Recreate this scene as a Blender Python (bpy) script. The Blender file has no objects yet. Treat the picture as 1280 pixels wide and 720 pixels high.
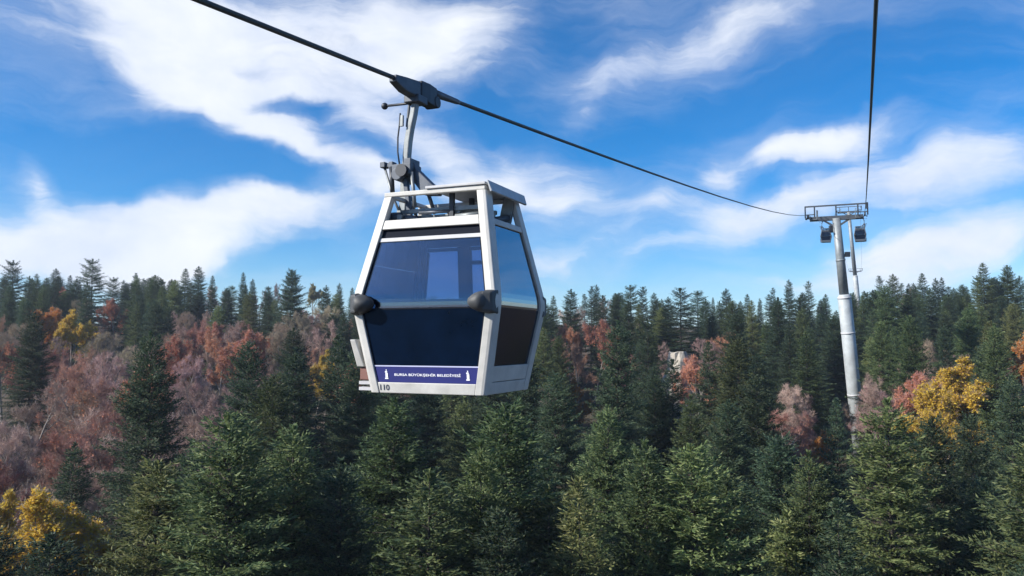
import bpy, math, random
import numpy as np
from mathutils import Vector, Matrix

scene = bpy.context.scene
COL = scene.collection
R = math.radians

# ------------------------------------------------------------------ camera, sky, sun, exposure
F = 1004.0                       # focal length in pixels of the 1280 px wide photograph
PITCH = R(3.8)
cam_d = bpy.data.cameras.new('camera')
cam_d.sensor_width = 36.0
cam_d.lens = 36.0 * F / 1280.0
cam_d.clip_start = 0.05
cam_d.clip_end = 20000.0
cam = bpy.data.objects.new('camera', cam_d)
COL.objects.link(cam)
cam.location = (0, 0, 0)
cam.rotation_euler = (R(90) + PITCH, 0, 0)
scene.camera = cam

SUN_AZ = R(251)                  # compass bearing of the sun, clockwise from +Y: behind the camera, to the left
SUN_EL = R(31)
scene.view_settings.view_transform = 'Standard'
scene.view_settings.look = 'None'
scene.view_settings.gamma = 1.0
scene.view_settings.use_curve_mapping = False
scene.view_settings.exposure = 0.80

sun_d = bpy.data.lights.new('sun', 'SUN')
sun_d.energy = 4.8
sun_d.angle = R(0.53)
sun_d.color = (1.0, 0.93, 0.83)
sun = bpy.data.objects.new('sun', sun_d)
COL.objects.link(sun)
sd = Vector((math.sin(SUN_AZ) * math.cos(SUN_EL), math.cos(SUN_AZ) * math.cos(SUN_EL), math.sin(SUN_EL)))
sun.rotation_euler = sd.to_track_quat('Z', 'Y').to_euler()


def ray(px, py):
    """Direction of the view through a pixel of the photograph (1280 x 720)."""
    x = (px - 640) / F
    zc = (360 - py) / F
    c, s = math.cos(PITCH), math.sin(PITCH)
    return (x, c - zc * s, s + zc * c)


def project(P):
    c, s = math.cos(PITCH), math.sin(PITCH)
    yc = P[1] * c + P[2] * s
    zc = -P[1] * s + P[2] * c
    return 640 + F * P[0] / yc, 360 - F * zc / yc


def build_world():
    w = bpy.data.worlds.new('World')
    scene.world = w
    w.use_nodes = True
    nt = w.node_tree
    nt.nodes.clear()
    N, L = nt.nodes.new, nt.links.new
    out = N('ShaderNodeOutputWorld')
    bg = N('ShaderNodeBackground')
    bg.inputs['Strength'].default_value = 0.115
    L(bg.outputs[0], out.inputs[0])
    sky = N('ShaderNodeTexSky')
    sky.sky_type = 'NISHITA'
    sky.sun_disc = False
    sky.sun_elevation = SUN_EL
    sky.sun_rotation = SUN_AZ
    sky.altitude = 1500
    sky.air_density = 1.0
    sky.dust_density = 0.6
    sky.ozone_density = 2.0
    hs = N('ShaderNodeHueSaturation')
    hs.inputs['Saturation'].default_value = 1.36
    hs.inputs['Value'].default_value = 0.70
    tint = N('ShaderNodeMixRGB')
    tint.blend_type = 'MULTIPLY'
    tint.inputs[0].default_value = 1.0
    tint.inputs[2].default_value = (0.82, 0.96, 1.12, 1)
    L(sky.outputs[0], tint.inputs[1])
    L(tint.outputs[0], hs.inputs['Color'])
    tc = N('ShaderNodeTexCoord')
    sep = N('ShaderNodeSeparateXYZ')
    L(tc.outputs['Generated'], sep.inputs[0])

    def math_n(op, a, b=None, c=None, clamp=False):
        n = N('ShaderNodeMath')
        n.operation = op
        n.use_clamp = clamp
        for i, v in enumerate((a, b, c)):
            if v is None:
                continue
            if isinstance(v, (int, float)):
                n.inputs[i].default_value = v
            else:
                L(v, n.inputs[i])
        return n.outputs[0]
    X, Y, Z = sep.outputs
    az = math_n('ARCTAN2', X, Y)
    el = math_n('ARCSINE', Z)
    comb = N('ShaderNodeCombineXYZ')
    L(az, comb.inputs[0])
    L(el, comb.inputs[1])
    AE = comb.outputs[0]
    # flat cloud layer seen in perspective
    den = math_n('ADD', math_n('MAXIMUM', Z, 0.0), 0.22)
    pc = N('ShaderNodeCombineXYZ')
    L(math_n('DIVIDE', X, den), pc.inputs[0])
    L(math_n('DIVIDE', Y, den), pc.inputs[1])

    def noise(vec, scale, detail, rough, dist, loc=(0, 0, 0), rot=0.0, sc=(1, 1, 1)):
        m = N('ShaderNodeMapping')
        m.inputs['Location'].default_value = loc
        m.inputs['Rotation'].default_value = (0, 0, rot)
        m.inputs['Scale'].default_value = sc
        L(vec, m.inputs[0])
        n = N('ShaderNodeTexNoise')
        n.inputs['Scale'].default_value = scale
        n.inputs['Detail'].default_value = detail
        n.inputs['Roughness'].default_value = rough
        n.inputs['Distortion'].default_value = dist
        L(m.outputs[0], n.inputs['Vector'])
        return n.outputs[0]
    n1 = noise(pc.outputs[0], 1.5, 9, 0.56, 0.5, (2.1, 0.4, 0), R(25), (1.0, 0.75, 1))
    # warp the blob coordinates a little so that cloud edges fray
    wn = N('ShaderNodeTexNoise')
    wn.inputs['Scale'].default_value = 7.0
    wn.inputs['Detail'].default_value = 5
    L(AE, wn.inputs['Vector'])
    wv = N('ShaderNodeVectorMath')
    wv.operation = 'MULTIPLY_ADD'
    L(wn.outputs['Color'], wv.inputs[0])
    wv.inputs[1].default_value = (0.15, 0.11, 0.0)
    wv.inputs[2].default_value = (-0.075, -0.055, 0.0)
    wa = N('ShaderNodeVectorMath')
    wa.operation = 'ADD'
    L(AE, wa.inputs[0])
    L(wv.outputs[0], wa.inputs[1])
    WA = wa.outputs[0]
    n2 = noise(WA, 6.5, 10, 0.62, 0.6, (0.3, 1.7, 0), R(-24), (0.42, 1.9, 1))
    n3 = noise(WA, 20.0, 9, 0.68, 0.4, (4.3, 0.7, 0), R(-28), (0.35, 1.8, 1))
    # cloud banks and gaps: px, py, half width, half height, tilt (deg, + = rising to the right), weight
    blobs = [
        (205, 35, 105, 75, -45, 0.9), (300, 60, 150, 75, -10, 0.75), (420, 30, 210, 60, 0, 0.75), (560, 50, 130, 75, 15, 0.8),
        (290, 112, 100, 36, 5, 0.75), (480, 95, 140, 45, 5, 0.55), (470, 145, 90, 34, -20, 0.75), (250, 85, 80, 60, -50, 0.4),
        (345, 165, 60, 22, -20, 0.75), (400, 195, 85, 32, -33, 0.85), (470, 232, 75, 30, -25, 0.75), (545, 205, 70, 38, -20, 0.70),
        (60, 300, 190, 50, 4, 0.95), (230, 275, 150, 45, 8, 0.85), (370, 258, 120, 36, 3, 0.85), (20, 330, 170, 45, 0, 0.75), (180, 325, 150, 35, 5, 0.5),
        (40, 222, 42, 24, -45, 0.60), (45, 55, 150, 110, -10, 0.26), (100, 10, 90, 60, 0, 0.2),
        (650, 225, 105, 45, 0, 0.75), (700, 265, 90, 35, 20, 0.50), (600, 250, 80, 35, 0, 0.4), (800, 268, 80, 30, 20, 0.50), (700, 325, 70, 16, 10, 0.5), (800, 318, 60, 14, 15, 0.4),
        (735, 95, 100, 28, 18, 0.45), (830, 70, 110, 30, 22, 0.35), (905, 35, 75, 40, 45, 0.42), (960, 15, 40, 50, 60, 0.3), (720, 140, 60, 22, 35, 0.4),
        (1050, 180, 95, 26, 12, 0.90), (985, 195, 60, 22, 15, 0.5), (905, 215, 45, 26, 20, 0.70), (915, 275, 85, 38, 12, 0.75), (1010, 250, 90, 30, 25, 0.55),
        (1110, 225, 120, 30, 14, 0.60), (1225, 205, 110, 40, 15, 0.62), (1150, 260, 150, 28, 8, 0.45), (1190, 305, 140, 34, 5, 0.78), (1100, 325, 120, 25, 0, 0.5),
        (1270, 300, 70, 30, 0, 0.5), (640, 345, 400, 22, 0, 0.18), (1080, 350, 260, 22, 0, 0.35), (1240, 130, 90, 20, 20, 0.15),
        # gaps of clear blue
        (170, 190, 190, 48, -4, -0.80), (350, 218, 100, 24, -5, -0.8), (385, 130, 55, 16, 5, -0.8), (310, 75, 40, 12, -25, -0.45), (370, 322, 95, 24, 4, -0.75),
        (1190, 70, 170, 110, 0, -0.22), (870, 150, 160, 36, 15, -0.40), (970, 225, 48, 24, 5, -0.45), (640, 165, 90, 22, -25, -0.40), (700, 40, 60, 40, 0, -0.25),
        (800, 345, 150, 20, 0, -0.25), (740, 185, 90, 20, -20, -0.2), (1090, 290, 100, 16, 5, -0.35), (1010, 100, 110, 60, 0, -0.3),
    ]
    tot = None
    for (px, py, hw, hh, tilt, wt) in blobs:
        d = Vector(ray(px, py)).normalized()
        m = N('ShaderNodeMapping')
        m.vector_type = 'TEXTURE'
        m.inputs['Location'].default_value = (math.atan2(d.x, d.y), math.asin(d.z), 0)
        m.inputs['Rotation'].default_value = (0, 0, R(tilt))
        m.inputs['Scale'].default_value = (hw / F * 1.12, hh / F * 1.15, 1)
        L(wa.outputs[0], m.inputs[0])
        g = N('ShaderNodeTexGradient')
        g.gradient_type = 'SPHERICAL'
        L(m.outputs[0], g.inputs[0])
        tot = math_n('MULTIPLY_ADD', g.outputs[1], wt, tot if tot is not None else 0.0)
    s = math_n('MULTIPLY_ADD', n1, 0.45, tot)
    s = math_n('MULTIPLY_ADD', n2, 1.05, s)
    s = math_n('MULTIPLY_ADD', n3, 0.75, s)
    mr = N('ShaderNodeMapRange')
    mr.interpolation_type = 'SMOOTHSTEP'
    mr.inputs['From Min'].default_value = 1.08
    mr.inputs['From Max'].default_value = 2.12
    L(s, mr.inputs['Value'])
    mask = math_n('MULTIPLY', math_n('POWER', mr.outputs[0], 0.85), 0.96)
    # thin high veil over the whole sky
    vm = N('ShaderNodeMapRange')
    vm.interpolation_type = 'SMOOTHSTEP'
    vm.inputs['From Min'].default_value = 0.80
    vm.inputs['From Max'].default_value = 1.75
    vm.inputs['To Max'].default_value = 0.28
    L(s, vm.inputs['Value'])
    veil = math_n('ADD', vm.outputs[0], math_n('MULTIPLY', n2, 0.07))
    mask = math_n('MAXIMUM', mask, veil)
    # cloud tone: thin parts slightly lilac, thick parts white
    n4 = noise(AE, 9.0, 5, 0.6, 0.4, (1.3, 2.2, 0), 0, (0.7, 1.2, 1))
    ramp = N('ShaderNodeMapRange')
    ramp.inputs['From Min'].default_value = 0.3
    ramp.inputs['From Max'].default_value = 0.7
    L(n4, ramp.inputs['Value'])
    cm = N('ShaderNodeMixRGB')
    cm.inputs[1].default_value = (3.9, 4.3, 5.2, 1)
    cm.inputs[2].default_value = (5.2, 5.35, 5.6, 1)
    L(ramp.outputs[0], cm.inputs[0])
    mix = N('ShaderNodeMixRGB')
    L(mask, mix.inputs[0])
    L(hs.outputs[0], mix.inputs[1])
    L(cm.outputs[0], mix.inputs[2])
    L(mix.outputs[0], bg.inputs['Color'])


build_world()

scene.cycles.use_denoising = True
scene.cycles.max_bounces = 8
scene.cycles.diffuse_bounces = 3
scene.cycles.glossy_bounces = 4
scene.cycles.transmission_bounces = 6
scene.cycles.transparent_max_bounces = 12
scene.cycles.use_adaptive_sampling = True
scene.cycles.adaptive_threshold = 0.02
scene.cycles.caustics_reflective = False
scene.cycles.caustics_refractive = False

# ------------------------------------------------------------------ materials
MATS = {}


def mat(name, col, rough=0.6, metal=0.0, vary=0.0, scale=6.0, bump=0.0, spec=0.5):
    m = bpy.data.materials.new(name)
    m.use_nodes = True
    nt = m.node_tree
    p = nt.nodes['Principled BSDF']
    p.inputs['Roughness'].default_value = rough
    p.inputs['Metallic'].default_value = metal
    p.inputs['Specular IOR Level'].default_value = spec
    p.inputs['Base Color'].default_value = (*col, 1)
    if vary or bump:
        tc = nt.nodes.new('ShaderNodeTexCoord')
        n = nt.nodes.new('ShaderNodeTexNoise')
        n.inputs['Scale'].default_value = scale
        n.inputs['Detail'].default_value = 8
        n.inputs['Roughness'].default_value = 0.65
        nt.links.new(tc.outputs['Object'], n.inputs['Vector'])
        if vary:
            r = nt.nodes.new('ShaderNodeMapRange')
            r.inputs['From Min'].default_value = 0.3
            r.inputs['From Max'].default_value = 0.7
            r.inputs['To Min'].default_value = 1 - vary
            r.inputs['To Max'].default_value = 1 + vary * 0.4
            nt.links.new(n.outputs[0], r.inputs['Value'])
            v = nt.nodes.new('ShaderNodeVectorMath')
            v.operation = 'SCALE'
            v.inputs[0].default_value = col
            nt.links.new(r.outputs[0], v.inputs['Scale'])
            nt.links.new(v.outputs[0], p.inputs['Base Color'])
        if bump:
            b = nt.nodes.new('ShaderNodeBump')
            b.inputs['Strength'].default_value = bump
            nt.links.new(n.outputs[0], b.inputs['Height'])
            nt.links.new(b.outputs[0], p.inputs['Normal'])
    MATS[name] = m
    return m


mat('white_paint', (0.52, 0.52, 0.50), 0.5, 0, 0.25, 3.0, 0.0, 0.3)
mat('grey_paint', (0.46, 0.47, 0.49), 0.6, 0, 0.15, 5.0, 0.0, 0.3)
mat('roof_plate', (0.42, 0.45, 0.48), 0.5, 0, 0.25, 5.0)
mat('dark_gasket', (0.010, 0.013, 0.022), 0.85, 0, 0, 1, 0, 0.1)
mat('dark_panel', (0.0018, 0.0062, 0.020), 0.14, 0, 0.55, 2.2, 0, 0.30).node_tree.nodes['Principled BSDF'].inputs['Specular Tint'].default_value = (0.30, 0.62, 1.0, 1)
mat('banner_blue', (0.008, 0.014, 0.145), 0.6, 0, 0.10, 4.0)
mat('banner_line', (0.55, 0.58, 0.80), 0.4)
mat('lettering', (0.86, 0.88, 0.95), 0.5)
mat('number_ink', (0.05, 0.06, 0.09), 0.5)
mat('bumper_rubber', (0.050, 0.056, 0.062), 0.6, 0, 0.3, 8.0)
mat('bumper_cap', (0.10, 0.11, 0.12), 0.5, 0, 0.2, 8.0)
mat('galvanised', (0.22, 0.245, 0.26), 0.5, 0.35, 0.3, 9.0)
mat('dark_steel', (0.075, 0.09, 0.115), 0.5, 0.3, 0.3, 8.0)
mat('black_steel', (0.030, 0.036, 0.048), 0.5, 0.2, 0.3, 8.0)
mat('rope_steel', (0.050, 0.058, 0.062), 0.55, 0.3, 0.4, 40.0)
mat('seat_cloth', (0.030, 0.034, 0.050), 0.8)
mat('red_brown', (0.16, 0.07, 0.055), 0.6)
mat('pylon_lower', (0.40, 0.44, 0.46), 0.6, 0.1, 0.35, 0.7)
mat('pylon_upper', (0.24, 0.27, 0.29), 0.55, 0.3, 0.3, 1.5)
mat('pylon_dark', (0.055, 0.065, 0.08), 0.55, 0.3, 0.3, 2.0)
mat('far_cabin_dark', (0.07, 0.085, 0.11), 0.5, 0, 0.2, 4.0)  # dark tone for frames, metalwork and banner of the far cabins
mat('bark_fir', (0.050, 0.043, 0.036), 0.9, 0, 0.45, 5.0, 0.4)
mat('bark_beech', (0.21, 0.19, 0.175), 0.85, 0, 0.4, 3.0, 0.3)
mat('rock', (0.42, 0.39, 0.34), 0.9, 0, 0.5, 1.3, 0.8)


def glass(name, tint, refl, rough=0.015):
    m = bpy.data.materials.new(name)
    m.use_nodes = True
    nt = m.node_tree
    nt.nodes.clear()
    o = nt.nodes.new('ShaderNodeOutputMaterial')
    t = nt.nodes.new('ShaderNodeBsdfTransparent')
    t.inputs[0].default_value = (*tint, 1)
    g = nt.nodes.new('ShaderNodeBsdfGlossy')
    g.inputs['Roughness'].default_value = rough
    g.inputs['Color'].default_value = (0.95, 0.97, 1.0, 1)
    fr = nt.nodes.new('ShaderNodeFresnel')
    fr.inputs[0].default_value = 1.62
    ma = nt.nodes.new('ShaderNodeMath')
    ma.operation = 'MULTIPLY_ADD'
    ma.inputs[1].default_value = 1.0
    ma.inputs[2].default_value = refl
    ma.use_clamp = True
    nt.links.new(fr.outputs[0], ma.inputs[0])
    mx = nt.nodes.new('ShaderNodeMixShader')
    nt.links.new(ma.outputs[0], mx.inputs[0])
    nt.links.new(t.outputs[0], mx.inputs[1])
    nt.links.new(g.outputs[0], mx.inputs[2])
    nt.links.new(mx.outputs[0], o.inputs[0])
    MATS[name] = m


glass('tinted_glass', (0.60, 0.67, 0.80), 0.05)
glass('side_glass', (0.10, 0.16, 0.32), 0.22)
glass('far_cabin_glass', (0.10, 0.12, 0.16), 0.03)  # darker see-through tint for all panes of the far cabins
glass('vent_glass', (0.62, 0.70, 0.85), 0.02)


def leaf_mat(name, cols, rough=0.6, trans=0.36, objvar=0.25, spec=0.25):
    """Foliage: colour runs through cols by leaf, each tree shifts hue and value a little."""
    m = bpy.data.materials.new(name)
    m.use_nodes = True
    nt = m.node_tree
    N, L = nt.nodes.new, nt.links.new
    p = nt.nodes['Principled BSDF']
    out = nt.nodes['Material Output']
    geo = N('ShaderNodeNewGeometry')
    ramp = N('ShaderNodeValToRGB')
    els = ramp.color_ramp.elements
    els[0].position, els[1].position = 0.0, 1.0
    els[0].color = (*cols[0], 1)
    els[1].color = (*cols[-1], 1)
    for i, c in enumerate(cols[1:-1]):
        e = els.new((i + 1) / (len(cols) - 1))
        e.color = (*c, 1)
    L(geo.outputs['Random Per Island'], ramp.inputs[0])
    oi = N('ShaderNodeObjectInfo')
    hs = N('ShaderNodeHueSaturation')
    a = N('ShaderNodeMapRange')
    a.inputs['To Min'].default_value = 0.5 - 0.06 * objvar * 2
    a.inputs['To Max'].default_value = 0.5 + 0.04 * objvar * 2
    L(oi.outputs['Random'], a.inputs['Value'])
    mm = N('ShaderNodeMath')
    mm.operation = 'MULTIPLY'
    mm.inputs[1].default_value = 7.31
    L(oi.outputs['Random'], mm.inputs[0])
    fr = N('ShaderNodeMath')
    fr.operation = 'FRACT'
    L(mm.outputs[0], fr.inputs[0])
    b = N('ShaderNodeMapRange')
    b.inputs['To Min'].default_value = 1 - objvar * 1.3
    b.inputs['To Max'].default_value = 1 + objvar * 1.3
    L(fr.outputs[0], b.inputs['Value'])
    L(a.outputs[0], hs.inputs['Hue'])
    L(b.outputs[0], hs.inputs['Value'])
    L(ramp.outputs[0], hs.inputs['Color'])
    L(hs.outputs[0], p.inputs['Base Color'])
    p.inputs['Roughness'].default_value = rough
    p.inputs['Specular IOR Level'].default_value = spec
    tr = N('ShaderNodeBsdfTranslucent')
    L(hs.outputs[0], tr.inputs[0])
    mx = N('ShaderNodeMixShader')
    mx.inputs[0].default_value = trans
    L(p.outputs[0], mx.inputs[1])
    L(tr.outputs[0], mx.inputs[2])
    L(mx.outputs[0], out.inputs[0])
    MATS[name] = m


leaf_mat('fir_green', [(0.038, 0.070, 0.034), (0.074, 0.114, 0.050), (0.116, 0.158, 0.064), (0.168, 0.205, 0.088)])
leaf_mat('fir_dark', [(0.024, 0.052, 0.034), (0.044, 0.078, 0.048), (0.068, 0.106, 0.058), (0.098, 0.134, 0.070)])  # look of shaded and distant firs put into a darker foliage colour
leaf_mat('fir_lit_tone', [(0.066, 0.098, 0.040), (0.120, 0.158, 0.058), (0.172, 0.205, 0.080), (0.230, 0.252, 0.112)])  # look of sunlit firs put into a lighter foliage colour
leaf_mat('twig_mauve', [(0.29, 0.195, 0.168), (0.40, 0.285, 0.250), (0.48, 0.365, 0.325)], 0.8, 0.05)
leaf_mat('twig_red', [(0.31, 0.165, 0.125), (0.42, 0.240, 0.185), (0.48, 0.310, 0.250)], 0.8, 0.10)
leaf_mat('twig_tan', [(0.28, 0.230, 0.160), (0.38, 0.310, 0.220), (0.44, 0.370, 0.270)], 0.8, 0.05)
leaf_mat('leaf_copper', [(0.40, 0.150, 0.075), (0.50, 0.210, 0.110), (0.54, 0.280, 0.170)], 0.65, 0.35, 0.15)
leaf_mat('leaf_orange', [(0.42, 0.120, 0.020), (0.52, 0.190, 0.030), (0.50, 0.260, 0.060)], 0.6, 0.40, 0.10)
leaf_mat('leaf_yellow', [(0.48, 0.300, 0.030), (0.60, 0.430, 0.045), (0.64, 0.500, 0.080), (0.46, 0.270, 0.045)], 0.6, 0.40, 0.08)
leaf_mat('leaf_pale', [(0.28, 0.260, 0.090), (0.36, 0.330, 0.140), (0.22, 0.220, 0.080)], 0.6, 0.40, 0.08)


def ground_mat():
    m = mat('forest_floor', (0.06, 0.042, 0.028), 0.95)
    nt = m.node_tree
    N, L = nt.nodes.new, nt.links.new
    p = nt.nodes['Principled BSDF']
    tc = N('ShaderNodeTexCoord')
    n = N('ShaderNodeTexNoise')
    n.inputs['Scale'].default_value = 0.12
    n.inputs['Detail'].default_value = 12
    n.inputs['Roughness'].default_value = 0.7
    L(tc.outputs['Object'], n.inputs['Vector'])
    r = N('ShaderNodeValToRGB')
    r.color_ramp.elements[0].position = 0.3
    r.color_ramp.elements[0].color = (0.028, 0.032, 0.016, 1)
    r.color_ramp.elements[1].position = 0.72
    r.color_ramp.elements[1].color = (0.105, 0.066, 0.042, 1)
    e = r.color_ramp.elements.new(0.5)
    e.color = (0.060, 0.044, 0.028, 1)
    L(n.outputs[0], r.inputs[0])
    L(r.outputs[0], p.inputs['Base Color'])
    n2 = N('ShaderNodeTexNoise')
    n2.inputs['Scale'].default_value = 4.0
    n2.inputs['Detail'].default_value = 6
    L(tc.outputs['Object'], n2.inputs['Vector'])
    b = N('ShaderNodeBump')
    b.inputs['Strength'].default_value = 0.7
    b.inputs['Distance'].default_value = 0.15
    L(n2.outputs[0], b.inputs['Height'])
    L(b.outputs[0], p.inputs['Normal'])


ground_mat()


# ------------------------------------------------------------------ mesh helpers
class MB:
    def __init__(self):
        self.v, self.f, self.s = [], [], []

    def add(self, verts, faces, smooth=False):
        o = len(self.v)
        self.v += [tuple(p) for p in verts]
        self.f += [tuple(i + o for i in f) for f in faces]
        self.s += [smooth] * len(faces)
        return self

    def box(self, c, size, M=None):
        hx, hy, hz = size[0] / 2, size[1] / 2, size[2] / 2
        P = [Vector((sx * hx, sy * hy, sz * hz)) for sz in (-1, 1) for sy in (-1, 1) for sx in (-1, 1)]
        if M is not None:
            P = [M @ p for p in P]
        P = [p + Vector(c) for p in P]
        return self.add(P, [(0, 2, 3, 1), (4, 5, 7, 6), (0, 1, 5, 4), (2, 6, 7, 3), (0, 4, 6, 2), (1, 3, 7, 5)])

    def bar(self, a, b, w, h, up=(0, 0, 1)):
        a, b = Vector(a), Vector(b)
        d = (b - a).normalized()
        x = d.cross(Vector(up))
        if x.length < 1e-4:
            x = d.cross(Vector((1, 0, 0)))
        x.normalize()
        u = x.cross(d).normalized()
        P = [q + x * sx * w / 2 + u * su * h / 2 for q in (a, b) for su in (-1, 1) for sx in (-1, 1)]
        return self.add(P, [(0, 2, 3, 1), (4, 5, 7, 6), (0, 1, 5, 4), (2, 6, 7, 3), (0, 4, 6, 2), (1, 3, 7, 5)])

    def tube(self, pts, rad, n=10, caps=True, smooth=True):
        pts = [Vector(p) for p in pts]
        if not hasattr(rad, '__len__'):
            rad = [rad] * len(pts)
        ref = None
        V, Fc = [], []
        for i, p in enumerate(pts):
            a = pts[max(i - 1, 0)]
            b = pts[min(i + 1, len(pts) - 1)]
            d = (b - a).normalized()
            if ref is None:
                ref = d.orthogonal().normalized()
            x = (ref - d * ref.dot(d)).normalized()
            ref = x
            y = d.cross(x)
            for k in range(n):
                t = 2 * math.pi * k / n
                V.append(p + (x * math.cos(t) + y * math.sin(t)) * rad[i])
        for i in range(len(pts) - 1):
            for k in range(n):
                Fc.append((i * n + k, i * n + (k + 1) % n, (i + 1) * n + (k + 1) % n, (i + 1) * n + k))
        self.add(V, Fc, smooth)
        if caps:
            o = len(self.v) - len(V)
            self.f += [tuple(o + k for k in reversed(range(n))), tuple(o + (len(pts) - 1) * n + k for k in range(n))]
            self.s += [False, False]
        return self

    def loft(self, rings, smooth=False, caps=True):
        n = len(rings[0])
        V = [p for r in rings for p in r]
        Fc = []
        for i in range(len(rings) - 1):
            for k in range(n):
                Fc.append((i * n + k, i * n + (k + 1) % n, (i + 1) * n + (k + 1) % n, (i + 1) * n + k))
        if caps:
            Fc += [tuple(reversed(range(n))), tuple((len(rings) - 1) * n + k for k in range(n))]
        return self.add(V, Fc, smooth)

    def ball(self, c, r, sc=(1, 1, 1), n=14, m=8):
        rings = []
        for j in range(1, m):
            ph = math.pi * j / m
            rings.append([Vector(c) + Vector((r * sc[0] * math.sin(ph) * math.cos(2 * math.pi * k / n),
                                              r * sc[1] * math.sin(ph) * math.sin(2 * math.pi * k / n),
                                              -r * sc[2] * math.cos(ph))) for k in range(n)])
        return self.loft(rings, True)

    def build(self, name, material, parent=None, bevel=0.0):
        me = bpy.data.meshes.new(name)
        me.from_pydata([tuple(v) for v in self.v], [], self.f)
        me.polygons.foreach_set('use_smooth', self.s)
        me.materials.append(MATS[material])
        import bmesh
        bm = bmesh.new()
        bm.from_mesh(me)
        bmesh.ops.recalc_face_normals(bm, faces=bm.faces)
        bm.to_mesh(me)
        bm.free()
        o = bpy.data.objects.new(name, me)
        COL.objects.link(o)
        o.parent = parent
        if bevel:
            b = o.modifiers.new('bevel', 'BEVEL')
            b.width = bevel
            b.segments = 2
            b.limit_method = 'ANGLE'
            b.angle_limit = R(40)
        return o


def tag(o, label=None, cat=None, group=None, kind=None):
    for k, v in (('label', label), ('category', cat), ('group', group), ('kind', kind)):
        if v:
            o[k] = v
    return o


def empty(name, loc, rz=0.0):
    o = bpy.data.objects.new(name, None)
    o.empty_display_size = 0.3
    COL.objects.link(o)
    o.location = loc
    o.rotation_euler = (0, 0, rz)
    return o


def copy_tree(o, parent=None, skip=()):
    c = o.copy()
    COL.objects.link(c)
    c.parent = parent
    for ch in o.children:
        if ch.name.split('.')[0] not in skip:
            copy_tree(ch, c, skip)
    return c


def text_mesh(name, s, size, material, parent, M, extrude=0.001, width=None, height=None):
    cu = bpy.data.curves.new(name, 'FONT')
    cu.body = s
    cu.size = size
    cu.align_x = 'CENTER'
    cu.align_y = 'CENTER'
    cu.extrude = extrude
    cu.offset = 0.001 * size / 0.1
    t = bpy.data.objects.new(name, cu)
    COL.objects.link(t)
    bpy.context.view_layer.update()
    me = bpy.data.meshes.new_from_object(t.evaluated_get(bpy.context.evaluated_depsgraph_get()))
    bpy.data.objects.remove(t)
    xs = [v.co.x for v in me.vertices]
    ys = [v.co.y for v in me.vertices]
    cx, cy = (min(xs) + max(xs)) / 2, (min(ys) + max(ys)) / 2
    sx = width / (max(xs) - min(xs)) if width else 1
    sy = height / (max(ys) - min(ys)) if height else sx
    for v in me.vertices:
        v.co = M @ Vector(((v.co.x - cx) * sx, (v.co.y - cy) * sy, v.co.z))
    me.materials.clear()
    me.materials.append(MATS[material])
    o = bpy.data.objects.new(name, me)
    COL.objects.link(o)
    o.parent = parent
    return o


# ------------------------------------------------------------------ terrain
def ground_z(x, y):
    x = np.asarray(x, float)
    y = np.asarray(y, float)
    ridge = 200.0 + 8 * np.sin(x * 0.021 + 1.0)
    k = 14.0
    soft = ridge - k * np.logaddexp(0, (ridge - y) / k)       # min(y, ridge), rounded
    soft = y - k * np.logaddexp(0, (y - ridge) / k)
    z = -29.0 + 0.155 * soft + 0.012 * np.clip(x, 0, 150) + 0.022 * np.clip(-x, 0, 150) * np.clip(y / 200.0, 0, 1)
    z = z + 0.012 * np.clip(y - ridge, 0, 400)
    fade = np.exp(-((x / 900.0) ** 2 + (y / 900.0) ** 2))
    z = z + fade * (1.2 * np.sin(x * 0.052 + 0.6) * np.cos(y * 0.041 + 0.3) + 0.5 * np.sin(x * 0.13 + y * 0.09))
    return np.maximum(z, -60.0)


def gz(x, y):
    return float(ground_z(x, y))


def build_ground():
    n = 150
    t = np.linspace(-1, 1, n)
    xs = np.sign(t) * (np.abs(t) ** 2.4) * 6000 + t * 150
    ys = xs + 100
    X, Y = np.meshgrid(xs, ys)
    Zg = ground_z(X, Y)
    V = np.stack([X.ravel(), Y.ravel(), Zg.ravel()], 1)
    i, j = np.meshgrid(np.arange(n - 1), np.arange(n - 1))
    a = (j * n + i).ravel()
    Fc = np.stack([a, a + 1, a + n + 1, a + n], 1)
    me = bpy.data.meshes.new('ground')
    me.from_pydata(V.tolist(), [], Fc.tolist())
    me.polygons.foreach_set('use_smooth', [True] * len(Fc))
    me.materials.append(MATS['forest_floor'])
    o = bpy.data.objects.new('ground', me)
    COL.objects.link(o)
    tag(o, 'brown forest floor of the mountainside under the trees', 'ground', kind='structure')


build_ground()

# ------------------------------------------------------------------ ropes and pylons
YAW = R(23.1)
DV = Vector((math.sin(YAW), math.cos(YAW), 0))
RV = Vector((math.cos(YAW), -math.sin(YAW), 0))
CAB = Vector((-0.68, 9.155, -0.55))
GRIP = Vector((-1.139, 9.351, 3.018))
T1 = Vector((37.46, 92.1, 15.1))
T2 = Vector((95.1, 225.0, 37.0))
T3 = Vector((184.6, 430.0, 38.0))
D12 = (T2 - T1).normalized()


def head_pts(T, d, half=3.05):
    d = Vector((d.x, d.y, 0)).normalized()
    r = Vector((d.y, -d.x, 0))
    return T - r * half, T + r * half


T1L, T1R = GRIP + DV * 91.26, Vector((40.27, 90.9, 0))
T1L.z, T1R.z = 14.75, 14.95
T2L, T2R = head_pts(T2, D12)
T3L, T3R = head_pts(T3, T3 - T2)


def span(a, b, sag, n):
    out = []
    for i in range(n):
        t = i / (n - 1)
        p = a.lerp(b, t)
        p.z -= 4 * sag * t * (1 - t)
        out.append(p)
    return out


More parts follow.
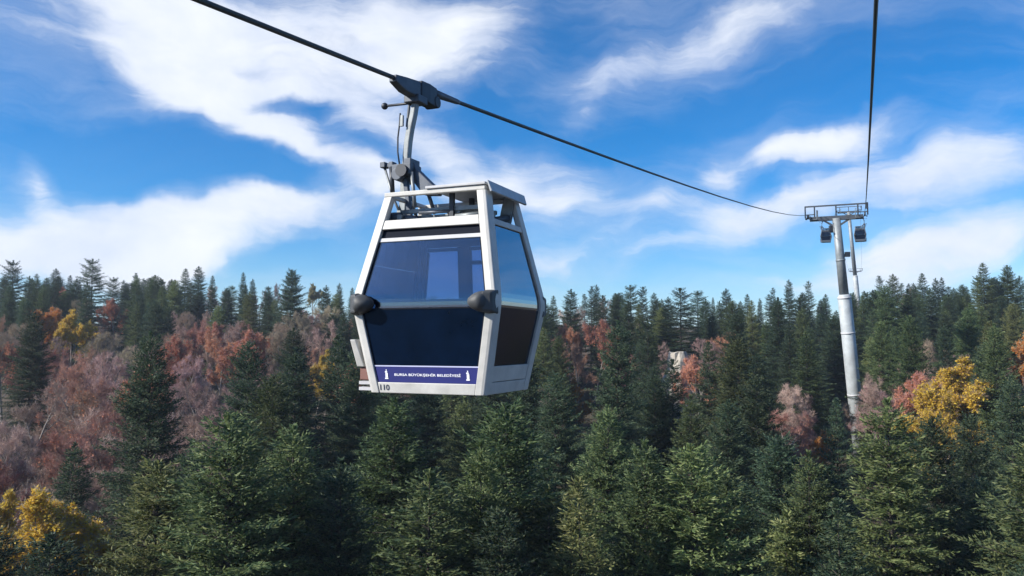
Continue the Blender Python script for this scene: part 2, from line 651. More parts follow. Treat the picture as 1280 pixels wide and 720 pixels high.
def left_rope_pts():
    pts = []
    for s in [-60, -40, -25, -14, -8, -5, -3.5, -2, -1, -0.45]:
        p = GRIP + DV * s
        p.z = GRIP.z + 0.095 * s + 0.0006 * s * s * (1 if s > -40 else 0.8)
        pts.append(p)
    for s in [-0.2, 0.2, 0.6, 1.5, 3, 5, 8, 12, 17, 24, 34, 46, 60, 75, 91.26]:
        p = GRIP + DV * s
        p.z = GRIP.z + 0.105 * s + 0.000256 * s * s
        pts.append(p)
    return pts


def right_rope_pts():
    pts = []
    slope = (40.27 - 4.19) / (90.9 - 9)
    for y in [-60, -40, -25, -14, -7, -3, 0, 3, 5, 7, 9, 12, 16, 22, 30, 42, 56, 72, 90.9]:
        pts.append(Vector((4.19 + slope * (y - 9), y, 2.95 + 0.105 * y + 0.00028 * y * y)))
    return pts


LROPE = left_rope_pts()
RROPE = right_rope_pts()
T1L = LROPE[-1].copy()
T1R = RROPE[-1].copy()
LROPE += span(T1L, T2L, 1.6, 14)[1:] + span(T2L, T3L, 3.5, 12)[1:]
RROPE += span(T1R, T2R, 1.6, 14)[1:] + span(T2R, T3R, 3.5, 12)[1:]
tag(MB().tube(LROPE, 0.026, 10).build('haul_rope', 'rope_steel'),
    'dark steel rope descending from upper left that carries the large cabin', 'cable', 'haul ropes of the gondola lift')
tag(MB().tube(RROPE, 0.026, 10).build('haul_rope', 'rope_steel'),
    'dark steel rope running overhead from the top edge straight to the pylon', 'cable', 'haul ropes of the gondola lift')


def rope_at(rope, y):
    for a, b in zip(rope, rope[1:]):
        if a.y <= y <= b.y:
            return a.lerp(b, (y - a.y) / (b.y - a.y))


def pylon(T, hl, hr, lean, frac, label, r_low=0.77, r_up=0.49, detail=True, side_lean=0.068):
    d = Vector((T.x, T.y, 0))
    rv = (hr - hl)
    rv.z = 0
    half = rv.length / 2
    rv.normalize()
    dv = Vector((-rv.y, rv.x, 0))
    c = (hl + hr) / 2
    topz = c.z - 0.55
    # the mast leans a little: its head stands downhill and to the left of its foot
    hgt = topz - gz(c.x, c.y)
    bx, by = c.x + (dv.x * lean + rv.x * side_lean) * hgt, c.y + (dv.y * lean + rv.y * side_lean) * hgt
    bz = gz(bx, by) - 0.3
    root = empty('lift_pylon', (bx, by, bz))
    tag(root, label, 'pylon', 'pylons of the gondola lift')
    top = Vector((c.x - bx, c.y - by, topz - bz))
    jz = top * frac
    MB().tube([Vector((0, 0, 0)), jz * 0.5, jz * 0.985, jz], [r_low * 1.03, r_low, r_low * 0.96, r_up * 1.12], 28).build('lower_mast', 'pylon_lower', root)
    MB().tube([jz + top * 0.001, top], [r_up * 1.08, r_up * 0.92], 24).build('upper_mast', 'pylon_upper', root)
    ax = top.normalized()
    for t, rr in ((frac * 0.40, r_low * 1.045), (frac * 0.77, r_low * 1.045), (frac * 0.98, r_low * 1.02), (frac + (1 - frac) * 0.45, r_up * 1.10)):
        MB().tube([top * t - ax * 0.09, top * t + ax * 0.09], rr, 24).build('flange', 'pylon_upper' if t > frac else 'grey_paint', root)
    # cross arm
    o = lambda u, v, w: top + rv * u + dv * v + Vector((0, 0, w))
    m = MB()
    m.bar(o(-half + 0.2, 0, 0.0), o(half - 0.2, 0, 0.0), 0.42, 0.50)
    m.bar(o(-half * 0.45, 0, -0.2), o(0, 0, -1.1), 0.20, 0.20)
    m.bar(o(half * 0.45, 0, -0.2), o(0, 0, -1.1), 0.20, 0.20)
    m.build('cross_arm', 'pylon_dark', root)
    for s, h in ((-1, hl), (1, hr)):
        sl = 0.14
        tm = MB()
        u = s * half
        tm.bar(o(u - s * 0.26, -1.9, 0.10 - 1.9 * sl), o(u - s * 0.26, 1.9, 0.10 + 1.9 * sl), 0.12, 0.36)
        tm.bar(o(u + s * 0.20, -1.9, 0.06 - 1.9 * sl), o(u + s * 0.20, 1.9, 0.06 + 1.9 * sl), 0.06, 0.22)
        train = tm.build('sheave_train', 'pylon_dark', root)
        for k in range(6):
            v = -1.65 + 0.66 * k
            MB().tube([o(u - 0.07, v, 0.27 + v * sl), o(u + 0.07, v, 0.27 + v * sl)], 0.24, 16).build('sheave', 'black_steel', train)
        cw = MB()
        cw.bar(o(u - s * 0.75, -1.9, -0.05 - 1.9 * sl), o(u - s * 0.75, 1.9, -0.05 + 1.9 * sl), 0.55, 0.05)
        for v in (-1.8, -0.6, 0.6, 1.8):
            cw.bar(o(u - s * 1.0, v, -0.05 + v * sl), o(u - s * 1.0, v, 1.0 + v * sl), 0.05, 0.05, (0, 1, 0))
        cw.bar(o(u - s * 1.0, -1.9, 1.0 - 1.9 * sl), o(u - s * 1.0, 1.9, 1.0 + 1.9 * sl), 0.05, 0.05)
        cw.bar(o(u - s * 1.0, -1.9, 0.5 - 1.9 * sl), o(u - s * 1.0, 1.9, 0.5 + 1.9 * sl), 0.04, 0.04)
        cw.build('catwalk', 'pylon_upper', root)
    lf = MB()
    for s in (-1, 1):
        for q in (0.30, -0.72):
            lf.bar(o(s * (half + q), 0, 0.2), o(s * (half + q), 0, 1.50), 0.12, 0.12, (0, 1, 0))
        lf.bar(o(s * (half + 0.30), 0, 0.55), o(s * (half - 0.72), 0, 0.55), 0.10, 0.10)
    lf.bar(o(0, 0, 0.2), o(0, 0, 1.5), 0.12, 0.12, (0, 1, 0))
    lf.bar(o(-half - 0.36, 0, 1.50), o(half + 0.36, 0, 1.50), 0.16, 0.16)
    lf.bar(o(half + 0.22, 0, 1.6), o(half + 0.22, 0, 0.9), 0.22, 0.30, (0, 1, 0))
    lf.build('lifting_frame', 'pylon_dark', root)
    lad = MB()
    side = (dv * 1.0)
    for s in (-0.2, 0.2):
        lad.bar(jz * 0.3 + side * (r_low + 0.16) + rv * s, jz + side * (r_low + 0.16) + rv * s, 0.05, 0.05)
        lad.bar(jz + side * (r_up + 0.16) + rv * s, top + side * (r_up + 0.16) + rv * s, 0.05, 0.05)
    for k in range(40):
        p = top * (frac * 0.3 + (1 - frac * 0.3) * k / 40)
        rr = (r_low if p.z < jz.z else r_up) + 0.16
        lad.bar(p + side * rr - rv * 0.2, p + side * rr + rv * 0.2, 0.03, 0.03)
    lad.build('ladder', 'galvanised', root)
    if detail:
        p = top * (frac + (1 - frac) * 0.52)
        MB().box(p + rv * (r_up + 0.32), (0.5, 0.4, 0.55)).bar(p, p + rv * (r_up + 0.3), 0.1, 0.1).build('junction_box', 'black_steel', root)
        p = top * (frac + (1 - frac) * 0.86)
        MB().box(p - rv * (r_up + 0.15), (0.45, 0.4, 0.8)).build('signal_box', 'black_steel', root)
    return root


T1C = (T1L + T1R) / 2
fr1 = (5.2 + 0.3 - gz(T1C.x, T1C.y)) / (T1C.z - 0.55 + 0.3 - gz(T1C.x, T1C.y))
pylon(T1, T1L, T1R, 0.13, fr1, 'tall steel pylon with pale lower mast and dark cross arm rising from the forest')
pylon(T2, T2L, T2R, 0.12, 0.45, 'slender farther pylon seen just right of the big pylon mast', 0.7, 0.5, False)
pylon(T3, T3L, T3R, 0.02, 0.35, 'tiny pylon head peeping out behind the slender farther pylon', 0.7, 0.45, False)

# ------------------------------------------------------------------ gondola
WB = [(0.0, 0.68, 0.60), (0.97, 0.865, 0.725), (2.2, 0.62, 0.455)]


def _lin(w, k):
    if w <= 0.97:
        t = w / 0.97
        return WB[0][k] + (WB[1][k] - WB[0][k]) * t
    t = (w - 0.97) / 1.23
    return WB[1][k] + (WB[2][k] - WB[1][k]) * t


def HW(w, k=1):
    return sum(_lin(w + dw, k) for dw in (-0.10, -0.05, 0, 0.05, 0.10)) / 5


def HD(w):
    return HW(w, 2)


def wlevels(w0, w1):
    L_ = [w0] + [x for x in (0.3, 0.6, 0.8, 0.88, 0.93, 0.97, 1.01, 1.06, 1.15, 1.4, 1.7, 2.0) if w0 + 0.02 < x < w1 - 0.02] + [w1]
    return L_


def face_slab(mb, face, sgn, in0, in1, w0, w1, out, thick, a0=None, a1=None):
    """Panel on one face of the cabin shell. face 'e': end (normal along v), 's': side (normal along u).
    in0/in1: insets from the two edges (or a0/a1: fixed positions along the face)."""
    rings = []
    for w in wlevels(w0, w1):
        half, dep = (HW(w), HD(w)) if face == 'e' else (HD(w), HW(w))
        p0 = a0 if a0 is not None else -half + in0
        p1 = a1 if a1 is not None else half - in1
        o_, i_ = sgn * (dep + out), sgn * (dep + out - thick)
        if face == 'e':
            rings.append([(p0, o_, w), (p1, o_, w), (p1, i_, w), (p0, i_, w)])
        else:
            rings.append([(o_, p0, w), (o_, p1, w), (i_, p1, w), (i_, p0, w)])
    return mb.loft(rings)


def hanger_world(u, v, w):
    return (u, v, w)


def make_gondola():
    g = empty('gondola_cabin', CAB, -YAW)
    # corner posts
    for su in (-1, 1):
        for sv in (-1, 1):
            rings = []
            for w in wlevels(-0.01, 2.17):
                W, D = HW(w), HD(w)
                sec = [(W - 0.10, D + 0.012), (W - 0.03, D + 0.012), (W + 0.004, D + 0.002), (W + 0.012, D - 0.03), (W + 0.012, D - 0.15),
                       (W - 0.05, D - 0.15), (W - 0.05, D - 0.05), (W - 0.10, D - 0.05)]
                rings.append([(su * a, sv * b, w) for a, b in sec])
            MB().loft(rings).build('corner_post', 'white_paint', g, 0.008)
    # the two ends
    for sv in (-1, 1):
        face_slab(MB(), 'e', sv, 0.103, 0.103, 1.79, 1.895, 0.006, 0.10).build('header_beam', 'white_paint', g, 0.01)
        face_slab(MB(), 'e', sv, 0.103, 0.103, 1.695, 1.787, -0.035, 0.04).build('vent_band', 'dark_gasket', g)
        face_slab(MB(), 'e', sv, 0.103, 0.103, 1.648, 1.692, -0.012, 0.03).build('window_rail', 'grey_paint', g, 0.005)
        face_slab(MB(), 'e', sv, 0.103, 0.103, 0.905, 1.645, -0.018, 0.010).build('window_pane', 'tinted_glass', g)
        face_slab(MB(), 'e', sv, 0.103, 0.103, 0.292, 0.902, -0.016, 0.030).build('lower_panel', 'dark_panel', g)
        face_slab(MB(), 'e', sv, 0.103, 0.103, 0.278, 0.290, -0.008, 0.030).build('trim_line', 'banner_line', g)
        if sv < 0:
            bn = face_slab(MB(), 'e', sv, 0.103, 0.103, 0.108, 0.276, -0.010, 0.030).build('banner', 'banner_blue', g)
            # lettering lies on the sloping banner
            wm = 0.192
            dD = (HD(0.276) - HD(0.108)) / (0.276 - 0.108)
            ang = math.atan(dD)
            up = Vector((0, -math.sin(ang), math.cos(ang)))
            nrm = Vector((0, -math.cos(ang), -math.sin(ang)))
            M = Matrix(((1, 0, 0, 0.0), (0, up.y, nrm.y, 0), (0, up.z, nrm.z, 0), (0, 0, 0, 1)))
            org = Vector((0.02, -(HD(wm) - 0.010) - 0.003, wm))
            M = Matrix.Translation(org) @ Matrix(((1, up.x, nrm.x, 0), (0, up.y, nrm.y, 0), (0, up.z, nrm.z, 0), (0, 0, 0, 1)))
            text_mesh('lettering', 'BURSA BÜYÜKŞEHİR BELEDİYESİ', 0.06, 'lettering', bn, M, 0.001, 0.80, 0.042)
            for q in (-0.50, 0.485):
                e = MB()
                for (a, b, c_, d_) in ((-0.020, 0.020, -0.050, -0.036), (-0.012, 0.016, -0.032, 0.016), (-0.018, 0.010, 0.020, 0.034), (-0.006, 0.004, 0.038, 0.054)):
                    P = [M @ Vector((x + q, y, z)) for z in (-0.001, 0.002) for (x, y) in ((a, c_), (b, c_), (b, d_), (a, d_))]
                    e.add(P, [(3, 2, 1, 0), (4, 5, 6, 7), (0, 1, 5, 4), (1, 2, 6, 5), (2, 3, 7, 6), (3, 0, 4, 7)])
                e.build('emblem', 'lettering', bn)
            sl = face_slab(MB(), 'e', sv, 0.103, 0.103, -0.01, 0.106, 0.002, 0.06).build('sill', 'white_paint', g, 0.008)
            wm = 0.052
            M2 = Matrix.Translation(Vector((-0.505, -(HD(wm) + 0.002) - 0.004, wm))) @ Matrix(((1, up.x, nrm.x, 0), (0, up.y, nrm.y, 0), (0, up.z, nrm.z, 0), (0, 0, 0, 1)))
            text_mesh('cabin_number', '110', 0.07, 'number_ink', sl, M2, 0.001, 0.115, 0.062)
        else:
            face_slab(MB(), 'e', sv, 0.103, 0.103, -0.01, 0.276, 0.002, 0.06).build('sill', 'white_paint', g, 0.008)
        # rubber seals round the panes
        for (w0, w1) in ((0.905, 1.645), (0.292, 0.902)):
            sm = MB()
            for side in (-1, 1):
                rings = []
                for w in wlevels(w0, w1):
                    W, D = HW(w) - 0.103, HD(w) - 0.010
                    rings.append([(side * (W - 0.016), sv * D, w), (side * W, sv * D, w), (side * W, sv * (D - 0.025), w), (side * (W - 0.016), sv * (D - 0.025), w)])
                sm.loft(rings)
            sm.build('window_seal', 'dark_gasket', g)
        face_slab(MB(), 'e', sv, 0.12, 0.12, 0.893, 0.909, -0.006, 0.025).build('window_seal', 'dark_gasket', g)
    # the two sides
    for su in (-1, 1):
        face_slab(MB(), 's', su, 0.153, 0.153, 1.80, 1.87, 0.006, 0.10).build('side_beam', 'white_paint', g, 0.01)
        face_slab(MB(), 's', su, 0.153, 0.153, 0.292, 0.902, -0.016, 0.030).build('side_panel', 'dark_panel', g)
        face_slab(MB(), 's', su, 0.153, 0.153, 0.122, 0.289, 0.004, 0.050).build('skirt_panel', 'white_paint', g, 0.006)
        face_slab(MB(), 's', su, 0.153, 0.153, -0.01, 0.116, 0.004, 0.050).build('skirt_panel', 'white_paint', g, 0.006)
        if su > 0:
            face_slab(MB(), 's', su, 0.153, 0.153, 0.905, 1.797, -0.014, 0.010).build('side_window', 'side_glass', g)
        else:
            face_slab(MB(), 's', su, 0.153, 0.153, 0.905, 1.40, -0.014, 0.010).build('side_window', 'side_glass', g)
            hd = MB()
            D = HD(1.6) - 0.153
            for (a, b) in ((-D - 0.06, -0.30), (-0.12, 0.02), (0.20, D + 0.06)):
                face_slab(hd, 's', su, 0, 0, 1.405, 1.797, -0.010, 0.03, a, b)
            hd.build('door_header', 'dark_gasket', g)
            for (a, b) in ((-0.298, -0.122), (0.022, 0.198)):
                face_slab(MB(), 's', su, 0, 0, 1.405, 1.797, -0.014, 0.010, a, b).build('vent_window', 'vent_glass', g)
    # floor, ceiling, interior
    MB().box((0, 0, 0.02), (1.26, 1.10, 0.05)).build('floor_plate', 'galvanised', g)
    MB().box((0, 0, 1.862), (2 * HW(1.86) - 0.13, 2 * HD(1.86) - 0.13, 0.03)).build('ceiling_plate', 'grey_paint', g)
    for sv in (-1, 1):
        m = MB()
        m.box((0, sv * 0.40, 0.42), (1.30, 0.38, 0.07))
        m.box((0, sv * 0.585, 0.72), (1.30, 0.05, 0.56))
        m.build('bench', 'seat_cloth', g, 0.02)
    m = MB()
    m.bar((-0.12, 0.60, 0.88), (-0.12, 0.545, 1.70), 0.17, 0.05, (0, 1, 0))
    m.bar((-0.12, 0.565, 1.50), (0.60, 0.565, 1.50), 0.05, 0.045)
    m.build('window_post', 'dark_gasket', g)
    m = MB()
    m.bar((-0.42, 0.0, 0.06), (-0.42, 0.0, 1.84), 0.035, 0.035, (0, 1, 0))
    m.build('grab_pole', 'galvanised', g)
    # bumpers at the bend of the four corners
    for su in (-1, 1):
        for sv in (-1, 1):
            W, D = HW(0.97), HD(0.97)
            c = Vector((su * (W - 0.145), sv * (D + 0.012), 0.955))
            rings = []
            for t, k in ((0.0, 1.0), (0.045, 1.0), (0.085, 0.92), (0.125, 0.72), (0.15, 0.42), (0.158, 0.12)):
                ring = []
                for j in range(18):
                    a = 2 * math.pi * j / 18
                    ca, sa = math.cos(a), math.sin(a)
                    ex = math.copysign(abs(ca) ** 0.75, ca)
                    ez = math.copysign(abs(sa) ** 0.75, sa)
                    wd = 0.13 if ex * su < 0 else 0.095
                    ring.append(c + Vector((ex * wd * k, sv * t, ez * 0.110 * k * (1.0 if ex * su > 0 else 1 - 0.45 * abs(ex)))))
                rings.append(ring)
            bp = MB().loft(rings, True).build('bumper', 'bumper_rubber', g)
            cap = MB()
            cap.loft([[c + Vector((su * 0.045, sv * 0.01, -0.125)), c + Vector((su * 0.045, sv * 0.01, 0.125)), c + Vector((su * 0.045, sv * 0.11, 0.10)), c + Vector((su * 0.045, sv * 0.11, -0.10))],
                      [c + Vector((su * 0.155, sv * -0.10, -0.135)), c + Vector((su * 0.155, sv * -0.10, 0.135)), c + Vector((su * 0.145, sv * 0.06, 0.10)), c + Vector((su * 0.145, sv * 0.06, -0.10))]])
            cap.build('bumper_wrap', 'bumper_rubber', bp, 0.02)
    # door gear and ski rack on the outer side
    m = MB()
    m.loft([[(-0.78, -0.60, 0.27), (-0.875, -0.60, 0.27), (-0.875, -0.25, 0.27), (-0.78, -0.25, 0.27)],
            [(-0.85, -0.68, 0.57), (-0.92, -0.68, 0.57), (-0.92, -0.25, 0.57), (-0.85, -0.25, 0.57)]])
    m.build('ski_basket', 'white_paint', g, 0.01)
    m = MB()
    m.box((-0.79, -0.42, 0.195), (0.13, 0.30, 0.14))
    m.build('ski_cup', 'red_brown', g, 0.01)
    for w in (0.03, 0.095):
        m = MB()
        m.bar((-0.84, -0.58, w), (-0.84, 0.30, w), 0.035, 0.035)
        m.bar((-0.66, -0.575, w), (-0.84, -0.575, w), 0.035, 0.035)
        m.bar((-0.66, 0.285, w), (-0.84, 0.285, w), 0.035, 0.035)
        m.build('foot_rail', 'grey_paint', g)
    # roof frame
    W, D = HW(2.17), HD(2.17)
    for sv in (-1, 1):
        MB().bar((-W, sv * (D - 0.02), 2.195), (W, sv * (D - 0.02), 2.195), 0.06, 0.05).build('roof_rail', 'white_paint', g, 0.008)
    MB().bar((-W + 0.02, -D + 0.012, 2.193), (-W + 0.02, D - 0.012, 2.193), 0.05, 0.045).build('roof_rail', 'white_paint', g, 0.008)
    MB().box(((W - 0.12) / 2 + 0.02, 0, 2.238), (W + 0.10, 2 * D + 0.06, 0.03)).build('roof_canopy', 'grey_paint', g, 0.006)
    MB().loft([[(W + 0.035, -D - 0.05, 2.265), (W + 0.055, -D - 0.05, 2.258), (W + 0.095, -D - 0.03, 2.145), (W + 0.07, -D - 0.03, 2.135)],
               [(W + 0.035, D + 0.05, 2.265), (W + 0.055, D + 0.05, 2.258), (W + 0.095, D + 0.03, 2.145), (W + 0.07, D + 0.03, 2.135)]]).build('roof_fascia', 'roof_plate', g, 0.006)
    for v in (-0.25, 0.25):
        MB().bar((0.12, v, 1.88), (0.12, v, 2.225), 0.05, 0.05, (0, 1, 0)).build('roof_strut', 'black_steel', g)
    MB().bar((0.50, 0.33, 1.88), (0.58, 0.33, 2.225), 0.14, 0.05, (0, 1, 0)).build('roof_strut', 'galvanised', g)
    m = MB()
    m.bar((-0.60, -0.22, 2.03), (0.45, -0.22, 2.03), 0.045, 0.045)
    m.bar((-0.60, 0.22, 2.03), (0.45, 0.22, 2.03), 0.045, 0.045)
    m.bar((-0.05, -0.22, 1.94), (0.50, 0.22, 1.94), 0.05, 0.05)
    m.box((0.33, 0.0, 1.96), (0.30, 0.26, 0.14))
    m.bar((0.12, -0.22, 2.0), (0.12, 0.22, 2.0), 0.16, 0.04)
    m.tube([(0.18, -0.28, 1.93), (0.50, -0.26, 1.95)], 0.028, 10)
    m.build('roof_gear', 'galvanised', g)
    for (a, b, r_) in (((-0.68, -0.30, 1.97), (-0.52, -0.26, 1.97), 0.055), ((-0.46, -0.30, 1.95), (-0.30, -0.22, 1.94), 0.035),
                       ((-0.28, -0.28, 2.00), (0.10, -0.26, 2.00), 0.020), ((0.45, 0.10, 1.92), (0.56, 0.34, 1.98), 0.04)):
        MB().tube([a, b], r_, 12).build('door_actuator', 'dark_steel', g)
    m = MB()
    m.box((-0.16, 0.0, 2.295), (0.07, 0.10, 0.085)).box((-0.06, 0.02, 2.305), (0.06, 0.08, 0.10)).box((0.03, 0.0, 2.285), (0.07, 0.06, 0.06))
    m.tube([(-0.19, 0, 2.275), (0.10, 0, 2.275)], 0.018, 8)
    m.build('door_linkage', 'black_steel', g)
    # hanger
    path = [(-0.50, 3.46), (-0.505, 3.36), (-0.53, 3.22), (-0.57, 3.06), (-0.598, 2.90), (-0.612, 2.76), (-0.618, 2.60), (-0.62, 2.50)]
    rings = []
    for i, (u, w) in enumerate(path):
        t = i / (len(path) - 1)
        hu, hv = 0.030 + 0.012 * t, 0.046
        rings.append([(u - hu, -hv, w), (u + hu, -hv, w), (u + hu, hv, w), (u - hu, hv, w)])
    MB().loft(rings).build('hanger_arm', 'galvanised', g, 0.012)
    m = MB()
    m.box((-0.62, 0, 2.56), (0.26, 0.26, 0.13))
    m.box((-0.55, 0, 2.645), (0.10, 0.22, 0.09))
    m.tube([(-0.66, -0.16, 2.50), (-0.66, 0.16, 2.50)], 0.075, 14)
    m.bar((-0.76, 0, 2.635), (-0.95, 0, 2.655), 0.05, 0.05)
    m.box((-0.925, 0, 2.655), (0.07, 0.10, 0.07))
    m.box((-0.81, 0, 2.64), (0.06, 0.10, 0.09))
    m.bar((-0.53, 0, 2.64), (-0.44, 0, 2.42), 0.10, 0.07)
    m.build('hanger_yoke', 'dark_steel', g, 0.01)
    MB().tube([(-0.925, 0, 2.64), (-0.80, 0, 2.26), (-0.70, 0, 2.06)], 0.016, 8).build('damper_rod', 'galvanised', g)
    for (a, b, th) in (((-0.665, 0.06, 2.50), (-0.700, 0.06, 2.00), 0.085), ((-0.60, -0.05, 2.46), (-0.535, -0.05, 2.00), 0.055)):
        MB().bar(a, b, th, th, (0, 1, 0)).build('hanger_leg', 'galvanised' if th > 0.06 else 'dark_steel', g, 0.006)
    m = MB()
    m.loft([[(-0.54, -0.06, 2.47), (-0.46, -0.06, 2.57), (-0.46, 0.06, 2.57), (-0.54, 0.06, 2.47)],
            [(-0.36, -0.06, 2.25), (-0.28, -0.06, 2.40), (-0.28, 0.06, 2.40), (-0.36, 0.06, 2.25)],
            [(-0.17, -0.05, 2.235), (-0.15, -0.05, 2.285), (-0.15, 0.05, 2.285), (-0.17, 0.05, 2.235)]])
    m.build('hanger_brace', 'dark_steel', g, 0.01)
    m = MB()
    m.bar((-0.66, -0.36, 1.94), (-0.66, 0.36, 1.94), 0.08, 0.10)
    m.bar((-0.50, -0.36, 1.94), (-0.50, 0.36, 1.94), 0.06, 0.09)
    m.box((-0.58, 0, 1.99), (0.26, 0.16, 0.05))
    m.build('hanger_base', 'galvanised', g, 0.008)
    for (a, b, r_, mt) in (((-0.76, -0.11, 2.60), (-0.74, -0.11, 2.30), 0.028, 'black_steel'), ((-0.49, -0.10, 2.52), (-0.44, -0.10, 2.10), 0.022, 'galvanised'),
                           ((-0.47, 0.10, 2.54), (-0.30, 0.12, 2.05), 0.024, 'dark_steel'), ((-0.70, 0.13, 2.46), (-0.60, 0.20, 2.05), 0.02, 'galvanised')):
        MB().tube([a, b], r_, 10).build('suspension_rod', mt, g)
    for v in (-0.135, 0.135):
        m = MB()
        m.tube([(-0.60, v, 2.52 + 0.02), (-0.60, v + 0.03 * (1 if v > 0 else -1), 2.54)], 0.075, 14)
        m.build('pivot_cap', 'black_steel', g)
    MB().tube([(-0.66, -0.085, 3.24), (-0.67, -0.085, 3.10), (-0.69, -0.085, 2.95), (-0.69, -0.085, 2.78), (-0.66, -0.09, 2.62)], 0.010, 6).build('cable_conduit', 'black_steel', g)
    MB().box((-0.645, -0.075, 3.15), (0.04, 0.03, 0.13)).build('conduit_clip', 'galvanised', g)
    # rope grip, lying along the rope
    sl = 0.105
    q = lambda v, du, dw: (-0.499 + du, v, 3.568 + v * sl + dw)
    m = MB()
    m.loft([[q(-0.52, -0.05, -0.045), q(-0.52, 0.05, -0.045), q(-0.52, 0.05, 0.035), q(-0.52, -0.05, 0.035)],
            [q(-0.30, -0.06, -0.12), q(-0.30, 0.06, -0.12), q(-0.30, 0.06, 0.045), q(-0.30, -0.06, 0.045)],
            [q(0.00, -0.07, -0.15), q(0.00, 0.07, -0.15), q(0.00, 0.07, 0.05), q(0.00, -0.07, 0.05)]])
    m.build('grip_jaw', 'dark_steel', g, 0.012)
    m = MB()
    m.loft([[q(0.003, -0.08, -0.13), q(0.003, 0.08, -0.13), q(0.003, 0.08, 0.065), q(0.003, -0.08, 0.065)],
            [q(0.20, -0.085, -0.18), q(0.20, 0.085, -0.18), q(0.20, 0.085, 0.06), q(0.20, -0.085, 0.06)],
            [q(0.40, -0.07, -0.20), q(0.40, 0.07, -0.20), q(0.40, 0.07, 0.04), q(0.40, -0.07, 0.04)]])
    m.tube([q(0.40, -0.085, -0.13), q(0.40, 0.085, -0.13)], 0.075, 16)
    m.build('grip_housing', 'black_steel', g, 0.012)
    MB().tube([q(0.35, 0, 0.0), q(0.55, 0, 0.0), q(1.05, 0, 0.0), q(1.12, 0, 0.0)], [0.055, 0.05, 0.036, 0.028], 12).build('rope_guide', 'dark_steel', g)
    m = MB()
    m.tube([(-0.52, 0, 3.385), (-0.62, 0, 3.375), (-0.92, 0, 3.38)], 0.016, 8)
    m.ball((-0.93, 0, 3.38), 0.042)
    m.build('grip_lever', 'black_steel', g)
    m = MB()
    m.box((-0.50, 0, 3.40), (0.20, 0.22, 0.09))
    m.bar((-0.57, -0.03, 3.36), (-0.60, -0.03, 3.08), 0.03, 0.03, (0, 1, 0))
    m.build('grip_bracket', 'dark_steel', g, 0.01)
    return g


gon = make_gondola()
tag(gon, 'large white framed cable car cabin with dark windows and blue banner hanging mid-air', 'gondola', 'cabins of the gondola lift')

for rope, y, rz, lab in ((LROPE, 131.0, -YAW, 'tiny dark cabin hanging left of the pylon mast under the cross arm'),
                         (RROPE, 119.0, -YAW + math.pi, 'small dark cabin hanging right of the pylon mast, the larger of the far pair')):
    c = copy_tree(gon, None, ('lettering', 'emblem', 'cabin_number'))
    p = rope_at(rope, y)
    off = Matrix.Rotation(rz, 3, 'Z') @ Vector((-0.499, 0, 3.568))
    c.location = p - off
    c.rotation_euler = (0, 0, rz)
    tag(c, lab)
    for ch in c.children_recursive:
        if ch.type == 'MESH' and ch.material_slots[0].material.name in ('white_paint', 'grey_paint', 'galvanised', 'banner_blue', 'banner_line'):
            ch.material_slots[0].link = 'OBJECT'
            ch.material_slots[0].material = MATS['far_cabin_dark']
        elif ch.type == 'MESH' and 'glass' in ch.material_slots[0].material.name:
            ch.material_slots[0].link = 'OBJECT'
            ch.material_slots[0].material = MATS['far_cabin_glass']

# ------------------------------------------------------------------ tree prototypes
rng = np.random.default_rng(11)


def cards(P, D, ln, wd, nrm, fold=0.25):
    """Small folded leaf-shaped faces. P base points, D unit directions, nrm rough normals."""
    side = np.cross(D, nrm)
    side /= np.linalg.norm(side, axis=1, keepdims=True) + 1e-9
    up = np.cross(side, D)
    n = len(P)
    ln = np.broadcast_to(ln, (n,))[:, None]
    wd = np.broadcast_to(wd, (n,))[:, None]
    mid = P + D * ln * 0.5
    V = np.empty((n, 4, 3))
    V[:, 0] = P
    V[:, 1] = mid + side * wd * 0.5 - up * wd * fold
    V[:, 2] = P + D * ln
    V[:, 3] = mid - side * wd * 0.5 - up * wd * fold
    return V.reshape(-1, 3)


def mesh_np(name, V, Fc, material, smooth=False):
    me = bpy.data.meshes.new(name)
    Fc = np.asarray(Fc, np.int32)
    k = Fc.shape[1]
    me.vertices.add(len(V))
    me.vertices.foreach_set('co', np.asarray(V, np.float32).ravel())
    me.loops.add(Fc.size)
    me.loops.foreach_set('vertex_index', Fc.ravel())
    me.polygons.add(len(Fc))
    me.polygons.foreach_set('loop_start', np.arange(0, Fc.size, k, dtype=np.int32))
    me.polygons.foreach_set('use_smooth', np.full(len(Fc), smooth))
    me.update(calc_edges=True)
    me.materials.append(MATS[material])
    return me


def card_mesh(name, V, material):
    n = len(V) // 4
    b = np.arange(n, dtype=np.int32) * 4
    tri = np.concatenate([np.stack([b, b + 1, b + 2], 1), np.stack([b, b + 2, b + 3], 1)])
    return mesh_np(name, V, tri, material)


def unit(a):
    return a / (np.linalg.norm(a, axis=-1, keepdims=True) + 1e-9)


def tube_np(parts):
    """parts: list of (p0, p1, r0, r1, sides). One mesh of open tapered tubes."""
    V, T = [], []
    for p0, p1, r0, r1, n in parts:
        d = unit(p1 - p0)
        x = unit(np.cross(d, [0.31, 0.73, 0.61]))
        y = np.cross(d, x)
        o = len(V)
        for p, r in ((p0, r0), (p1, r1)):
            for k in range(n):
                a = 2 * math.pi * k / n
                V.append(p + (x * math.cos(a) + y * math.sin(a)) * r)
        for k in range(n):
            T.append((o + k, o + (k + 1) % n, o + n + (k + 1) % n, o + n + k))
    return np.array(V), np.array(T)


